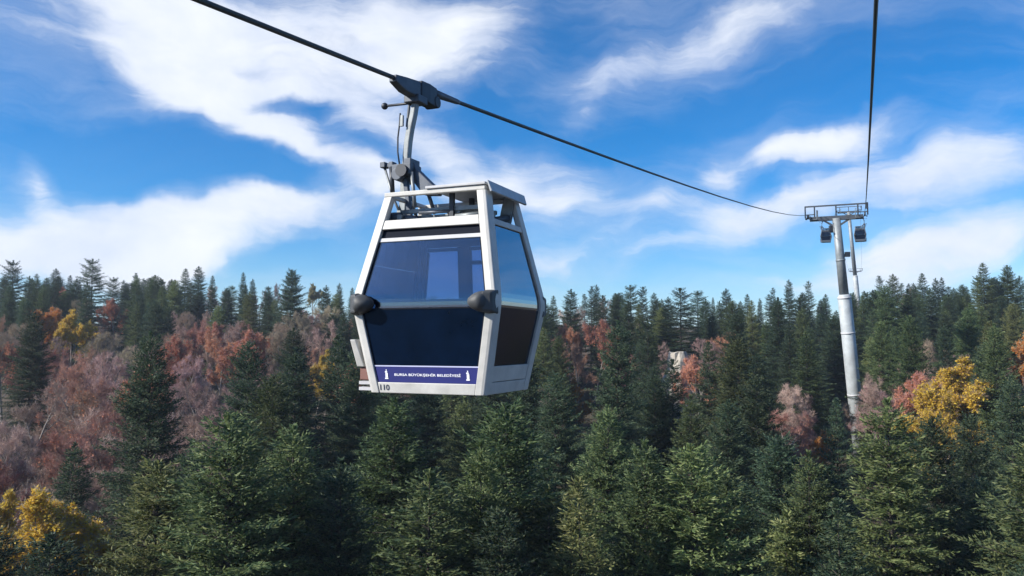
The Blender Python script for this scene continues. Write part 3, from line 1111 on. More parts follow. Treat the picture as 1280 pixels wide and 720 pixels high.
def make_fir(H, Rm, z0, step, nb, shape, droop, ragged, card=0.215, tstep=0.10):
    """Crown of a fir: whorls of branches, each with flat sprays of twigs."""
    out = []
    trunk = []
    lean = rng.normal(0, 0.012, 2)
    z = z0
    az0 = 0.0
    while z < H - 0.35:
        t = z / H
        reach = Rm * (1 - t) ** shape * (0.86 + 0.14 * min(1, (t - z0 / H) * 8 + 0.3))
        if t > 0.93:
            reach = max(reach, 0.25)
        clump = rng.uniform(0.80, 1.12)
        n = max(4, int(round(nb * (0.65 + 0.35 * (1 - t)) + rng.normal(0, 0.6))))
        az0 += rng.uniform(0.3, 0.9)
        for k in range(n):
            if rng.random() < ragged * 0.5:
                continue
            az = az0 + 2 * math.pi * k / n + rng.normal(0, 0.16)
            Lb = reach * clump * rng.uniform(1 - 0.32 - ragged * 0.3, 1.12 + ragged * 0.2) + 0.12
            a = R(-14) + R(58) * t ** 1.5 + rng.normal(0, R(6))
            h = np.array([math.cos(az), math.sin(az), 0.0])
            sd_ = np.array([-math.sin(az), math.cos(az), 0.0])
            base = np.array([lean[0] * z, lean[1] * z, z + rng.normal(0, 0.10)])

            def pos(s):
                s = np.asarray(s, float)
                q = s / Lb
                return base + h * (s * math.cos(a))[..., None] + np.array([0, 0, 1.0]) * (s * math.sin(a) - droop * Lb * q * (1 - 0.75 * q) * 0.55)[..., None]
            if Lb > 1.0:
                trunk.append((base, pos(Lb * 0.75), 0.022 + 0.012 * Lb, 0.008, 3))
            ss = np.arange(0.07 * Lb, Lb, tstep) + rng.uniform(0, tstep)
            ss = ss[ss < Lb]
            PP, DD = [], []
            for s in ss:
                for sg in (-1, 1):
                    tl = (0.30 * (Lb - s) + 0.20) * rng.uniform(0.7, 1.25)
                    tl = min(tl, 1.0)
                    an = rng.uniform(0.75, 1.05)
                    d = h * math.cos(an) + sd_ * sg * math.sin(an) + np.array([0, 0, math.sin(a) * 0.6 - 0.10 + rng.normal(0, 0.14)])
                    d = d / np.linalg.norm(d)
                    m = max(1, int(tl / 0.108))
                    f = (np.arange(m) + rng.uniform(0, 0.6)) / m * tl
                    PP.append(pos(s) + d[None, :] * f[:, None] - np.array([0, 0, 0.22])[None, :] * (f * f)[:, None])
                    DD.append(np.repeat(d[None, :], m, 0))
            # the leading shoot
            m = max(2, int(Lb / 0.22))
            f = np.linspace(0.25, 1, m) * Lb
            PP.append(pos(f))
            DD.append(np.repeat((h * math.cos(a) + np.array([0, 0, math.sin(a) + 0.10]))[None, :], m, 0))
            P = np.concatenate(PP)
            D = np.concatenate(DD)
            nn = len(P)
            P = P + rng.normal(0, 0.035, (nn, 3))
            D = unit(D + rng.normal(0, 0.26, (nn, 3)))
            nr = unit(np.array([0, 0, 1.0])[None, :] + rng.normal(0, 0.45, (nn, 3)))
            out.append(cards(P, D, card * rng.uniform(0.75, 1.3, nn), card * 0.34 * rng.uniform(0.75, 1.25, nn), nr, 0.30))
        z += step * (0.62 + 0.5 * (1 - t)) * rng.uniform(0.8, 1.2)
    # top shoots
    m = 46
    zz = H - rng.uniform(0, 1, m) ** 1.3 * 0.9
    az = rng.uniform(0, 6.28, m)
    D = unit(np.stack([np.cos(az) * 0.7, np.sin(az) * 0.7, rng.uniform(0.4, 1.1, m)], 1))
    P = np.stack([lean[0] * zz, lean[1] * zz, zz], 1)
    out.append(cards(P, D, 0.26, 0.12, unit(rng.normal(0, 1, (m, 3))), 0.3))
    # trunk
    zs = np.linspace(-1.0, H - 0.1, 9)
    for za, zb in zip(zs, zs[1:]):
        ra = 0.012 * H * max(0.03, 1 - max(za, 0) / H)
        rb = 0.012 * H * max(0.03, 1 - max(zb, 0) / H)
        trunk.append((np.array([lean[0] * za, lean[1] * za, za]), np.array([lean[0] * zb, lean[1] * zb, zb]), ra, rb, 8))
    V, T = tube_np(trunk)
    return dict(H=H, R=Rm, crown=card_mesh('fir_crown', np.concatenate(out), 'fir_green'),
                trunk=mesh_np('fir_trunk', V, T, 'bark_fir', True), shape=shape, z0=z0)


def make_bare(H, Rm, seed, leaf=0.0, leafmat='leaf_copper', twigmat='twig_mauve', leaf_size=0.20, twigs=1.0, dense=1.0, boxy=1.0):
    """Broadleaf tree: trunk, forked limbs, fine twigs; leaf = share of twigs that still carry leaves."""
    r_ = np.random.default_rng(seed)
    limbs, twP, twD, twL, twR = [], [], [], [], []

    def grow(p, d, L, rad, lev):
        nseg = 4 if lev < 3 else 3
        pts = [p]
        dd = d.copy()
        for i in range(nseg):
            dd = unit(dd + r_.normal(0, 0.10 + 0.04 * lev, 3) + np.array([0, 0, 0.07 if lev > 0 else 0.0]))
            pts.append(pts[-1] + dd * L / nseg)
        for i in range(nseg):
            ra = rad * (1 - 0.5 * i / nseg)
            rb = rad * (1 - 0.5 * (i + 1) / nseg)
            if lev <= 2:
                limbs.append((pts[i], pts[i + 1], ra, rb, 7 if lev == 0 else 4 if lev == 1 else 3))
            else:
                twP.append(pts[i])
                twD.append(unit(pts[i + 1] - pts[i]))
                twL.append(L / nseg)
                twR.append(max(rb, 0.010))
        if lev >= 4:
            return
        nch = (7, 6, 7, int(6 * dense))[lev]
        for k in range(nch):
            f = (0.42 if lev == 0 else 0.22) + (1 - (0.42 if lev == 0 else 0.22)) * (k + r_.uniform(0.2, 0.9)) / nch
            f = min(f, 0.99)
            i = min(int(f * nseg), nseg - 1)
            q = pts[i] + (pts[i + 1] - pts[i]) * (f * nseg - i)
            ax = unit(pts[i + 1] - pts[i])
            perp = unit(np.cross(ax, r_.normal(0, 1, 3)))
            if lev == 0:
                az = 2.4 * k + r_.normal(0, 0.3)
                perp = np.array([math.cos(az), math.sin(az), 0.0])
            an = r_.uniform(0.45, 0.85) if lev == 0 else r_.uniform(0.4, 0.9)
            nd = unit(ax * math.cos(an) + perp * math.sin(an) + np.array([0, 0, 0.12]))
            if lev == 0:
                cl = Rm * 1.05 / max(0.35, math.sin(an)) * (1.15 - 0.55 * f) * r_.uniform(0.85, 1.15) * boxy
                cl = min(cl, (H - q[2]) / max(nd[2], 0.3) * 1.0)
            else:
                cl = L * r_.uniform(0.42, 0.62) * (1.1 - 0.45 * f)
            grow(q, nd, max(cl, 0.35), rad * (0.50 if lev == 0 else 0.48) * (1.1 - 0.4 * f), lev + 1)
    grow(np.array([0, 0, -0.8]), unit(np.array([r_.normal(0, 0.05), r_.normal(0, 0.05), 1.0])), H * 0.86, 0.016 * H, 0)
    twP, twD, twL, twR = np.array(twP), np.array(twD), np.array(twL), np.array(twR)
    n = len(twP)
    # each twig: a thin two sided blade plus short side shoots
    V = [cards(twP, twD, twL * 1.25, np.maximum(twR * 2.2, 0.026) * twigs, unit(r_.normal(0, 1, (n, 3))), 0.5)]
    for rep in range(2):
        f = r_.uniform(0.1, 1.0, n)
        P = twP + twD * (twL * f)[:, None]
        D = unit(twD + r_.normal(0, 0.55, (n, 3)) + np.array([0, 0, 0.25]))
        V.append(cards(P, D, r_.uniform(0.25, 0.6, n), 0.022 * twigs, unit(r_.normal(0, 1, (n, 3))), 0.5))
    tw = np.concatenate(V)
    Vt, Tt = tube_np(limbs)
    d = dict(H=H, R=Rm, trunk=mesh_np('broadleaf_trunk', Vt, Tt, 'bark_beech', True),
             twigs=card_mesh('broadleaf_twigs', tw, twigmat), crown=None)
    if leaf > 0:
        rep = max(1, int(round(leaf)))
        LV = []
        for k in range(rep):
            sel = r_.random(n) < (leaf / rep)
            m = int(sel.sum())
            P = twP[sel] + twD[sel] * (twL[sel] * r_.uniform(0, 1.2, m))[:, None] + r_.normal(0, 0.10, (m, 3))
            D = unit(twD[sel] * 0.5 + r_.normal(0, 0.7, (m, 3)) - np.array([0, 0, 0.2]))
            LV.append(cards(P, D, leaf_size * r_.uniform(0.7, 1.3, m), leaf_size * 0.75 * r_.uniform(0.7, 1.2, m), unit(np.array([0, 0, 1.0]) + r_.normal(0, 0.8, (m, 3))), 0.15))
        d['crown'] = card_mesh('broadleaf_leaves', np.concatenate(LV), leafmat)
    zmax = max(float(tw[:, 2].max()), 1.0)
    rmax = float(np.percentile(np.hypot(tw[:, 0], tw[:, 1]), 97))
    d['H'], d['R'] = zmax, rmax
    return d


FIRS = {
    'broad': [make_fir(18, 5.6, 1.2, 0.54, 10, 0.66, 0.16, 0.05), make_fir(17, 5.3, 1.0, 0.53, 10, 0.60, 0.20, 0.07),
              make_fir(19, 5.6, 1.4, 0.56, 10, 0.74, 0.12, 0.05), make_fir(18, 5.2, 1.2, 0.54, 10, 0.64, 0.10, 0.09)],
    'slim': [make_fir(19, 4.0, 1.6, 0.50, 9, 0.72, 0.18, 0.08), make_fir(18, 3.6, 1.8, 0.52, 9, 0.62, 0.22, 0.12)],
    'ragged': [make_fir(19, 4.0, 2.5, 0.66, 8, 0.58, 0.08, 0.28), make_fir(18, 4.4, 3.0, 0.70, 8, 0.50, 0.02, 0.32)],
    'young': [make_fir(11, 3.3, 0.4, 0.42, 9, 0.78, 0.08, 0.06, 0.23)],
}
BARES = {
    'mauve': [make_bare(14, 3.6, 3), make_bare(13, 3.9, 8), make_bare(15, 3.3, 21)],
    'red': [make_bare(13, 3.8, 31, 0.10, 'leaf_copper', 'twig_red'), make_bare(14, 3.5, 37, 0.06, 'leaf_copper', 'twig_red')],
    'tan': [make_bare(13, 3.2, 44, 0.0, 'leaf_copper', 'twig_tan')],
    'copper': [make_bare(13, 3.3, 51, 1.3, 'leaf_copper', 'twig_red', 0.22), make_bare(12, 3.0, 57, 0.8, 'leaf_copper', 'twig_red', 0.22)],
    'orange': [make_bare(11, 3.0, 61, 4.0, 'leaf_orange', 'twig_tan', 0.19)],
    'yellow': [make_bare(13, 3.6, 71, 5.0, 'leaf_yellow', 'twig_tan', 0.19), make_bare(12, 4.0, 77, 5.0, 'leaf_yellow', 'twig_tan', 0.19)],
    'pale': [make_bare(13, 3.6, 71, 3.5, 'leaf_pale', 'twig_tan', 0.20)],
}
for k in BARES:
    for p in BARES[k]:
        p['shape'], p['z0'] = 0.3, 2.0

# ------------------------------------------------------------------ where the trees stand
rd = random.Random(5)
TREES = []      # dict: kind, var, x, y, h, rs (crown width factor), tip px, py


def solve(px, py, h):
    """Distance along the bearing of px at which a tree of height h on the slope shows its tip at py."""
    d = ray(px, py)
    ux, el = d[0] / d[1], d[2] / d[1]
    lo, hi = 12.0, 235.0
    for _ in range(60):
        m = (lo + hi) / 2
        if (gz(ux * m, m) + h) / m < el:
            lo = m
        else:
            hi = m
    return ux * lo, lo


def put(kind, var, px, py, h, rs=1.0, mat_=None, pi=None):
    x, y = solve(px, py, h)
    TREES.append(dict(kind=kind, var=var, x=x, y=y, h=h, rs=rs, mat=mat_, fixed=True))
    if pi is not None:
        TREES[-1]['pi'] = pi


# conspicuous firs: tip pixel, height, crown width factor, tint
for (var, px, py, h, rs, m) in [
    # along the bottom edge
    ('broad', 1112, 500, 21, 1.18, 'fir_lit_tone'), ('broad', 1170, 522, 19, 0.8, 'fir_dark'), ('broad', 1006, 565, 18, 0.95, 'fir_green'), ('slim', 1030, 585, 17, 1.1, 'fir_dark'), ('young', 968, 640, 15, 1.1, 'fir_lit_tone'),
    ('broad', 1292, 545, 20, 1.05, 'fir_green'), ('broad', 1282, 632, 17, 1.0, 'fir_lit_tone'), ('broad', 868, 556, 20, 1.1, 'fir_lit_tone'),
    ('broad', 806, 552, 20, 0.85, 'fir_green'), ('broad', 910, 596, 18, 1.0, 'fir_green'), ('slim', 730, 598, 19, 1.1, 'fir_lit_tone'),
    ('slim', 690, 612, 18, 1.2, 'fir_green'), ('broad', 758, 508, 19, 0.95, 'fir_green'), ('broad', 640, 506, 21, 1.1, 'fir_green'),
    ('broad', 600, 552, 20, 0.9, 'fir_lit_tone'), ('slim', 535, 588, 19, 1.35, 'fir_green'), ('broad', 492, 500, 20, 1.15, 'fir_green'),
    ('young', 497, 655, 14, 1.1, 'fir_lit_tone'), ('young', 364, 648, 14, 0.9, 'fir_green'), ('broad', 300, 518, 21, 1.1, 'fir_green'),
    ('broad', 372, 532, 20, 1.0, 'fir_green'), ('broad', 188, 578, 19, 1.0, 'fir_lit_tone'), ('broad', 432, 575, 19, 1.0, 'fir_dark'),
    ('young', 86, 556, 13, 0.95, 'fir_dark'), ('broad', 75, 668, 17, 1.2, 'fir_dark'), ('broad', -12, 660, 16, 0.9, 'fir_dark'),
    ('broad', 245, 552, 18, 0.9, 'fir_dark'), ('broad', 640, 640, 18, 1.0, 'fir_dark'), ('slim', 1050, 625, 18, 1.1, 'fir_dark'),
    ('broad', 980, 545, 18, 1.0, 'fir_dark'), ('slim', 1046, 498, 16, 0.9, 'fir_dark'), ('broad', 1240, 600, 17, 0.9, 'fir_dark'),
    # middle of the slope
    ('broad', 187, 416, 21, 0.85, 'fir_dark'), ('broad', 312, 428, 19, 0.85, 'fir_dark'), ('broad', 368, 436, 20, 0.95, 'fir_dark'),
    ('broad', 38, 392, 17, 0.95, 'fir_dark'), ('slim', 424, 420, 20, 1.1, 'fir_dark'), ('broad', 345, 470, 19, 0.9, 'fir_green'),
    ('broad', 770, 402, 22, 0.95, 'fir_dark'), ('broad', 690, 468, 19, 0.9, 'fir_dark'), ('slim', 840, 450, 18, 1.1, 'fir_dark'),
    ('broad', 925, 425, 19, 0.95, 'fir_green'), ('slim', 885, 428, 18, 1.1, 'fir_dark'), ('broad', 945, 470, 18, 0.9, 'fir_dark'),
    ('broad', 905, 500, 18, 0.9, 'fir_dark'), ('slim', 1010, 415, 17, 1.1, 'fir_green'), ('broad', 1245, 405, 19, 1.0, 'fir_green'),
    ('broad', 1140, 395, 18, 0.9, 'fir_green'), ('broad', 1100, 400, 17, 0.9, 'fir_green'), ('slim', 1215, 380, 17, 1.1, 'fir_green'),
    ('broad', 1260, 470, 18, 0.95, 'fir_dark'), ('broad', 455, 440, 20, 0.9, 'fir_dark'), ('broad', 815, 470, 17, 0.9, 'fir_dark'),
    ('broad', 655, 440, 19, 0.9, 'fir_dark'), ('broad', 860, 495, 17, 1.0, 'fir_green'), ('broad', 1215, 520, 17, 0.9, 'fir_dark'),
    ('slim', 985, 405, 16, 1.1, 'fir_dark'), ('broad', 700, 420, 15, 0.8, 'fir_green'), ('broad', 1180, 405, 16, 0.9, 'fir_dark'),
    # skyline
    ('ragged', 18, 326, 18, 1.2, 'fir_dark'), ('ragged', 45, 338, 15, 1.0, 'fir_dark'), ('slim', 70, 336, 16, 1.1, 'fir_dark'),
    ('slim', 92, 345, 14, 1.0, 'fir_dark'), ('ragged', 117, 324, 19, 1.35, 'fir_dark'), ('slim', 138, 342, 15, 1.2, 'fir_dark'),
    ('slim', 155, 338, 15, 0.9, 'fir_dark'), ('ragged', 169, 328, 17, 0.9, 'fir_dark'), ('slim', 181, 338, 15, 0.9, 'fir_dark'),
    ('slim', 195, 337, 16, 1.1, 'fir_dark'), ('slim', 213, 341, 15, 1.1, 'fir_dark'), ('slim', 231, 336, 17, 1.2, 'fir_dark'),
    ('slim', 249, 333, 17, 1.2, 'fir_dark'), ('slim', 266, 345, 16, 0.9, 'fir_dark'), ('broad', 285, 360, 14, 0.9, 'fir_dark'),
    ('slim', 305, 341, 17, 0.8, 'fir_dark'), ('slim', 317, 349, 15, 0.8, 'fir_dark'), ('slim', 332, 353, 14, 0.8, 'fir_dark'),
    ('broad', 363, 337, 20, 0.95, 'fir_dark'), ('broad', 408, 357, 16, 0.9, 'fir_dark'), ('slim', 425, 354, 15, 0.8, 'fir_dark'),
    ('slim', 440, 360, 15, 0.9, 'fir_dark'), ('slim', 712, 362, 16, 1.3, 'fir_dark'), ('ragged', 738, 358, 15, 0.8, 'fir_dark'),
    ('slim', 745, 356, 15, 0.8, 'fir_dark'), ('slim', 692, 370, 14, 1.0, 'fir_dark'), ('ragged', 787, 357, 16, 1.2, 'fir_dark'),
    ('ragged', 803, 359, 16, 1.0, 'fir_dark'), ('slim', 818, 366, 14, 1.0, 'fir_dark'), ('ragged', 850, 360, 17, 1.7, 'fir_dark'),
    ('ragged', 872, 364, 15, 1.4, 'fir_dark'), ('slim', 891, 372, 12, 0.7, 'fir_dark'), ('slim', 909, 361, 15, 1.2, 'fir_dark'),
    ('slim', 933, 368, 14, 1.0, 'fir_dark'), ('slim', 949, 373, 12, 0.7, 'fir_dark'), ('ragged', 967, 360, 14, 0.8, 'fir_dark'),
    ('slim', 985, 350, 16, 0.9, 'fir_dark'), ('ragged', 1011, 352, 16, 0.9, 'fir_dark'), ('broad', 1003, 366, 14, 0.8, 'fir_dark'),
    ('slim', 1033, 368, 14, 1.0, 'fir_dark'), ('slim', 1080, 364, 15, 1.1, 'fir_dark'), ('ragged', 1101, 345, 17, 0.9, 'fir_dark'),
    ('slim', 1115, 343, 18, 1.2, 'fir_green'), ('slim', 1152, 342, 18, 1.2, 'fir_dark'), ('slim', 1168, 348, 16, 0.9, 'fir_dark'),
    ('slim', 1178, 347, 16, 0.9, 'fir_dark'), ('broad', 1203, 356, 14, 0.9, 'fir_green'), ('slim', 1230, 329, 20, 1.2, 'fir_green'),
    ('ragged', 1220, 345, 16, 1.0, 'fir_green'), ('broad', 1257, 332, 19, 1.0, 'fir_green'), ('slim', 1276, 345, 17, 1.1, 'fir_dark'),
    ('slim', 1132, 362, 14, 1.0, 'fir_dark'), ('slim', 1060, 372, 14, 1.0, 'fir_dark'),
]:
    put('fir', var, px, py, h, rs, m, 2 if px == 1112 else None)
# conspicuous broadleaf trees
for (var, px, py, h, rs) in [
    ('yellow', 55, 598, 14.5, 1.25), ('yellow', 8, 606, 12, 0.9), ('yellow', 92, 383, 14, 1.0), ('orange', 60, 381, 13, 0.9), ('copper', 222, 414, 14, 0.8), ('orange', 226, 436, 12, 0.6),
    ('copper', 300, 409, 14, 0.95), ('copper', 274, 413, 13, 0.95), ('copper', 325, 413, 13, 0.85), ('yellow', 1198, 440, 16, 1.2), ('copper', 1152, 460, 13, 0.95), ('yellow', 1176, 480, 14, 0.8),
    ('orange', 720, 470, 10, 0.7), ('orange', 1023, 534, 9, 0.75), ('copper', 876, 440, 13, 0.85), ('orange', 1279, 410, 13, 0.9),
    ('yellow', 407, 433, 12, 0.7), ('pale', 392, 350, 13, 1.0), ('copper', 146, 370, 13, 0.8), ('copper', 742, 396, 13, 0.8),
    ('copper', 715, 402, 12, 0.8), ('red', 722, 425, 12, 0.8), ('mauve', 1000, 476, 12, 0.95), ('mauve', 982, 490, 11, 0.9),
    ('mauve', 1095, 462, 12, 1.0), ('mauve', 1078, 478, 11, 0.9), ('mauve', 1185, 420, 11, 0.9), ('tan', 345, 400, 12, 0.9),
    ('tan', 132, 412, 12, 0.9), ('tan', 110, 370, 13, 0.8), ('mauve', 400, 396, 13, 0.9), ('mauve', 388, 410, 13, 1.0),
    ('copper', 8, 420, 12, 1.0), ('mauve', 325, 360, 12, 0.8), ('tan', 1060, 500, 9, 0.8), ('copper', 1106, 510, 8, 0.7),
    ('mauve', 1135, 470, 11, 0.9), ('mauve', 868, 420, 12, 0.9), ('mauve', 262, 384, 11, 0.7),
    ('red', 60, 430, 13, 1.05), ('red', 110, 445, 14, 1.1), ('mauve', 150, 432, 13, 1.0), ('red', 130, 470, 14, 1.15), ('mauve', 85, 418, 12, 1.0),
    ('mauve', 20, 470, 14, 1.1), ('mauve', 235, 490, 14, 1.05), ('mauve', 215, 520, 13, 1.0), ('mauve', 165, 505, 14, 1.1), ('red', 95, 500, 14, 1.1),
    ('mauve', 40, 520, 13, 1.0), ('mauve', 140, 545, 13, 1.0), ('red', 170, 590, 11, 0.8), ('mauve', 258, 440, 13, 1.0), ('mauve', 285, 455, 13, 1.0),
    ('red', 5, 540, 13, 1.0), ('mauve', 215, 470, 13, 0.9), ('mauve', 265, 480, 13, 0.9), ('mauve', 105, 535, 12, 0.9),
]:
    put('broadleaf', var, px, py, h, rs, None, 0 if var == 'yellow' else None)

# bare-wood areas: px, py, half width, half height, share of broadleaf trees
ZONES = [(60, 480, 150, 85, 0.95), (180, 510, 90, 80, 0.95), (285, 430, 85, 45, 0.85), (230, 400, 50, 25, 0.6), (712, 430, 32, 50, 0.8),
         (872, 460, 26, 32, 0.8), (1000, 500, 40, 32, 0.85), (1098, 485, 52, 26, 0.7), (1185, 430, 34, 22, 0.6), (400, 405, 45, 28, 0.6)]
SKY = np.array([(-60, 345), (0, 345), (60, 345), (170, 345), (240, 345), (330, 356), (355, 352), (430, 370), (690, 374), (740, 366), (800, 368), (850, 372),
                (905, 376), (985, 366), (1040, 372), (1100, 356), (1160, 354), (1200, 362), (1240, 346), (1280, 352), (1340, 350)], float)


def shades(px, py, dist, w):
    # would this tree stand in front of one of the autumn-coloured ones that the photograph shows?
    for t in TREES:
        if t.get('show') and dist < t['d'] - 1:
            hp = t['h'] / t['d'] * F
            wp = 3.0 * t['rs'] / t['d'] * F
            if abs(px - t['spx']) < wp * 0.8 + w * 0.5 and py < t['spy'] + hp * 0.5:
                return True
    return False


for t in TREES:
    if t['kind'] == 'broadleaf' and t['var'] in ('yellow', 'orange', 'copper', 'pale', 'red'):
        t['show'] = True
        t['d'] = math.hypot(t['x'], t['y'])
        t['spx'], t['spy'] = project((t['x'], t['y'], gz(t['x'], t['y']) + t['h']))


def crowded(x, y, dmin):
    for t in TREES:
        if abs(t['x'] - x) < dmin and abs(t['y'] - y) < dmin and (t['x'] - x) ** 2 + (t['y'] - y) ** 2 < dmin * dmin:
            return True
    return False


PB = (T1C.x + 3.3, T1C.y + 2.7)
tries = 0
while tries < 12000:
    tries += 1
    y = 18 + (234 - 18) * rd.random() ** 0.62
    x = rd.uniform(-0.70, 0.70) * y
    z = gz(x, y)
    hb = rd.uniform(10.5, 14)
    px, py = project((x, y, z + hb))
    pb = 0.03
    for (zx, zy, hw, hh, p) in ZONES:
        if ((px - zx) / hw) ** 2 + ((py - zy) / hh) ** 2 < 1:
            pb = max(pb, p)
    if rd.random() < pb:
        kind, h = 'broadleaf', hb
        var = rd.choices(['mauve', 'red', 'tan', 'copper'], [6, 2.2, 1.4, 0.8])[0]
        rs, m, dmin = rd.uniform(0.75, 1.0), None, 4.0
    else:
        if pb > 0.3 and rd.random() < pb * 0.6:
            continue
        kind = 'fir'
        h = rd.uniform(12.5, 18.5) if y < 130 else rd.uniform(12, 16.5)
        var = rd.choices(['broad', 'slim', 'ragged', 'young'], [6, 3, 0.5, 1] if y < 110 else [3, 5, 1.5, 1])[0]
        if var == 'young':
            h *= 0.7
        rs = rd.uniform(0.9, 1.15) if y < 130 else rd.uniform(1.0, 1.3)
        m = rd.choices(['fir_green', 'fir_dark', 'fir_lit_tone'], [4, 5, 2] if y < 110 else [3, 7, 0.4])[0]
        dmin = 5.2 if y < 120 else 4.0
    px, py = project((x, y, z + h))
    if px < -70 or px > 1350 or py < np.interp(px, SKY[:, 0], SKY[:, 1]) - 1:
        continue
    if 1030 < px < 1095 and y < 104 and py < 512:
        continue
    if shades(px, py, math.hypot(x, y), (3.6 if kind == 'fir' else 2.5) / math.hypot(x, y) * F):
        continue
    if math.hypot(x - PB[0], y - PB[1]) < 3.5 or crowded(x, y, dmin):
        continue
    TREES.append(dict(kind=kind, var=var, x=x, y=y, h=h, rs=rs, mat=m, fixed=False))

# rough visibility: paint cone and dome silhouettes back to front in a small frame
SW, SH = 640, 360
idb = np.full((SH, SW), -1, np.int32)
order = sorted(range(len(TREES)), key=lambda i: -math.hypot(TREES[i]['x'], TREES[i]['y']))
for i in order:
    t = TREES[i]
    fam = FIRS if t['kind'] == 'fir' else BARES
    protos = fam[t['var']]
    t['p'] = protos[i % len(protos)] if 'pi' not in t else protos[t['pi'] % len(protos)]
    P = t['p']
    sc = t['h'] / P['H']
    z = gz(t['x'], t['y'])
    t['z'] = z
    tx, ty = project((t['x'], t['y'], z + t['h']))
    bx, by = project((t['x'], t['y'], z))
    t['px'], t['py'], t['by'] = tx, ty, by
    dist = math.hypot(t['x'], t['y'])
    wpx = P['R'] * sc * t['rs'] / dist * F * 0.85
    t['wpx'] = wpx
    y0, y1 = max(0, int(ty / 2)), min(SH, int(by / 2))
    for yy in range(y0, y1):
        q = (yy * 2 - ty) / max(by - ty, 1)
        if t['kind'] == 'fir':
            hwid = wpx * min(1, max(0.0, q) * 1.05) ** P['shape']
        else:
            if q > 0.75:
                continue
            hwid = wpx * math.sqrt(max(0.0, 1 - ((q - 0.40) / 0.42) ** 2)) if q < 0.75 else 0
        a, b = int((tx - hwid) / 2), int((tx + hwid) / 2)
        a, b = max(a, 0), min(b, SW)
        if b > a:
            idb[yy, a:b] = i
cnt = np.bincount(idb[idb >= 0], minlength=len(TREES))
for i, t in enumerate(TREES):
    t['vis'] = int(cnt[i])
KEEP = [t for t in TREES if t['vis'] >= 5]
firs = sorted([t for t in KEEP if t['kind'] == 'fir'], key=lambda t: -t['vis'])
print('crown cards', {k: [len(p['crown'].polygons) for p in v] for k, v in FIRS.items()}, {k: [len(p['twigs'].polygons) for p in v] for k, v in BARES.items()})
print('TREES', len(TREES), 'kept', len(KEEP), 'firs', len(firs), 'broadleaf', len(KEEP) - len(firs))
if len(firs) > 300:
    drop = set(id(t) for t in firs[300:])
    KEEP = [t for t in KEEP if id(t) not in drop]

# labels: which row of the slope, which stretch of it, and the place in that stretch counted from its left end
ORD = ['first', 'second', 'third', 'fourth', 'fifth', 'sixth', 'seventh', 'eighth', 'ninth', 'tenth', 'eleventh', 'twelfth', 'thirteenth', 'fourteenth',
       'fifteenth', 'sixteenth', 'seventeenth', 'eighteenth', 'nineteenth', 'twentieth']
TENS = {2: 'twenty', 3: 'thirty', 4: 'forty', 5: 'fifty', 6: 'sixty'}
TENTH = {3: 'thirtieth', 4: 'fortieth', 5: 'fiftieth', 6: 'sixtieth'}


def ordinal(n):
    if n <= 20:
        return ORD[n - 1]
    t, o = divmod(n, 10)
    return TENTH[t] if o == 0 else TENS[t] + '-' + ORD[o - 1]


def row_of(t):
    d = math.hypot(t['x'], t['y'])
    return 0 if d < 36 else 1 if d < 52 else 2 if d < 78 else 3 if d < 120 else 4 if d < 160 else 5


ROWS = ['in the nearest row', 'in the second row up', 'on the lower slope', 'halfway up the slope', 'just below the skyline', 'on the skyline']


def zone_of(t):
    return 0 if t['px'] < 440 else 1 if t['px'] < 690 else 2 if t['px'] < 1052 else 3


ZN = ['left of the big cabin', 'below the big cabin', 'between big cabin and pylon', 'right of the pylon']
LOOK = {'broad': 'broad', 'slim': 'slim', 'ragged': 'ragged', 'young': 'small'}
TINT = {'fir_green': 'green', 'fir_dark': 'dark', 'fir_lit_tone': 'sunlit-toned'}
BLOOK = {'mauve': 'bare mauve-grey', 'red': 'bare reddish-brown', 'tan': 'bare tan', 'copper': 'copper-leaved', 'orange': 'orange-leaved', 'yellow': 'yellow-leaved', 'pale': 'pale yellow-green'}
buckets = {}
for t in KEEP:
    look = (LOOK[t['var']] + ' ' + TINT[t['mat']] + ' fir') if t['kind'] == 'fir' else BLOOK[t['var']] + ' tree'
    t['look'] = look
    buckets.setdefault((look, row_of(t), zone_of(t)), []).append(t)
for (look, r_, z_), ts in buckets.items():
    ts.sort(key=lambda t: t['px'])
    for n, t in enumerate(ts):
        if len(ts) == 1:
            t['label'] = '%s %s %s' % (look, ROWS[r_], ZN[z_])
        else:
            t['label'] = '%s %s %s, %s from left' % (look, ROWS[r_], ZN[z_], ordinal(n + 1))


def link_mesh(name, me, parent, material):
    o = bpy.data.objects.new(name, me)
    COL.objects.link(o)
    o.parent = parent
    if material and me.materials[0] is not MATS[material]:
        o.material_slots[0].link = 'OBJECT'
        o.material_slots[0].material = MATS[material]
    return o


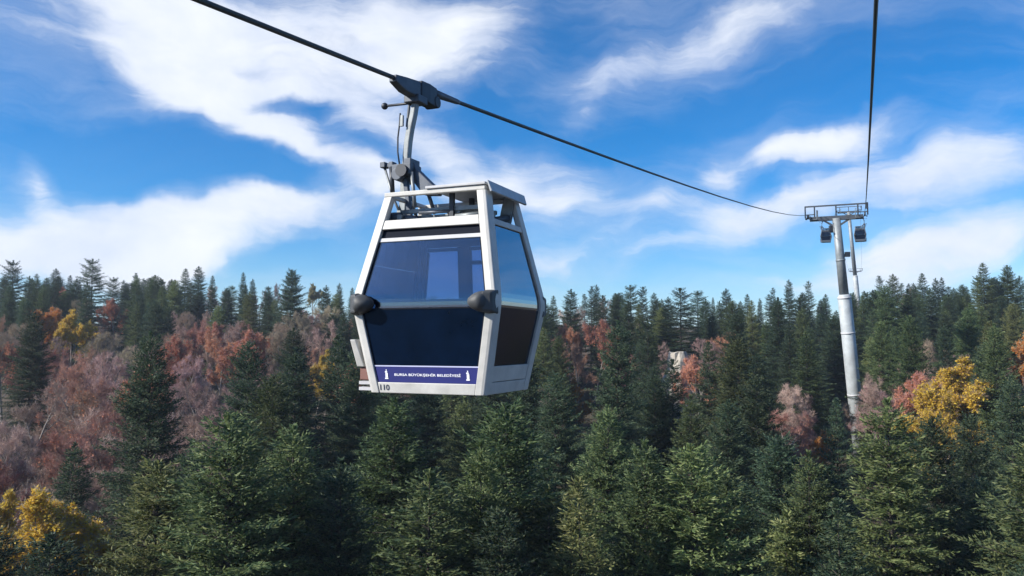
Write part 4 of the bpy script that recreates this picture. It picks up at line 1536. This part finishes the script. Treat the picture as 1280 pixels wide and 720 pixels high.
def plant(t):
    P = t['p']
    sc = t['h'] / P['H']
    e = empty('fir_tree' if t['kind'] == 'fir' else 'broadleaf_tree', (t['x'], t['y'], t['z'] - 0.05), rd.uniform(0, 6.28))
    w = sc * t['rs']
    e.scale = (w, w, sc)
    if t['kind'] == 'fir':
        tag(e, t['label'], 'fir', 'firs of the mountain forest')
        link_mesh('trunk', P['trunk'], e, None)
        link_mesh('crown', P['crown'], e, t['mat'])
    else:
        tag(e, t['label'], 'tree', 'broadleaf trees of the mountain forest')
        link_mesh('trunk', P['trunk'], e, None)
        link_mesh('twigs', P['twigs'], e, None)
        if P['crown'] is not None:
            link_mesh('crown', P['crown'], e, None)
    return e


for t in KEEP:
    plant(t)


# ------------------------------------------------------------------ pale rocks showing between the trees
def rock(px, py, dist, size, label, seed):
    d = ray(px, py)
    x, y = d[0] / d[1] * dist, dist
    z = d[2] / d[1] * dist
    rr = np.random.default_rng(seed)
    rings = []
    n, m = 12, 8
    base = gz(x, y) - 0.5
    top = z + size[2] * 0.5
    for j in range(m + 1):
        q = j / m
        ring = []
        for k in range(n):
            a = 2 * math.pi * k / n
            f = (1 - 0.55 * q ** 2) * rr.uniform(0.78, 1.15)
            ring.append(Vector((x + math.cos(a) * size[0] * f, y + math.sin(a) * size[1] * f, base + (top - base) * min(1, q * rr.uniform(0.96, 1.02)))))
        rings.append(ring)
    o = MB().loft(rings).build('rock_outcrop', 'rock')
    tag(o, label, 'rock', 'pale rocks on the slope')


rock(848, 448, 112, (2.6, 1.8, 2.0), 'pale rock outcrop between dark firs left of the copper tree', 1)
rock(800, 407, 160, (2.8, 1.6, 1.6), 'pale rock showing below the skyline firs right of the cabin', 2)
rock(941, 418, 146, (2.4, 1.6, 1.2), 'low pale rock among firs under the skyline left of the pylon', 4)


# ------------------------------------------------------------------ the air
def haze():
    m = bpy.data.materials.new('haze')
    m.use_nodes = True
    nt = m.node_tree
    nt.nodes.clear()
    o = nt.nodes.new('ShaderNodeOutputMaterial')
    v = nt.nodes.new('ShaderNodeVolumePrincipled')
    v.inputs['Color'].default_value = (0.72, 0.84, 1.0, 1)
    v.inputs['Density'].default_value = 0.0003
    v.inputs['Anisotropy'].default_value = 0.2
    nt.links.new(v.outputs[0], o.inputs['Volume'])
    MATS['haze'] = m
    tag(MB().box((0, 100, -9), (12600, 12600, 106)).build('haze', 'haze'), 'thin blue haze in the mountain air', 'haze', kind='stuff')


haze()
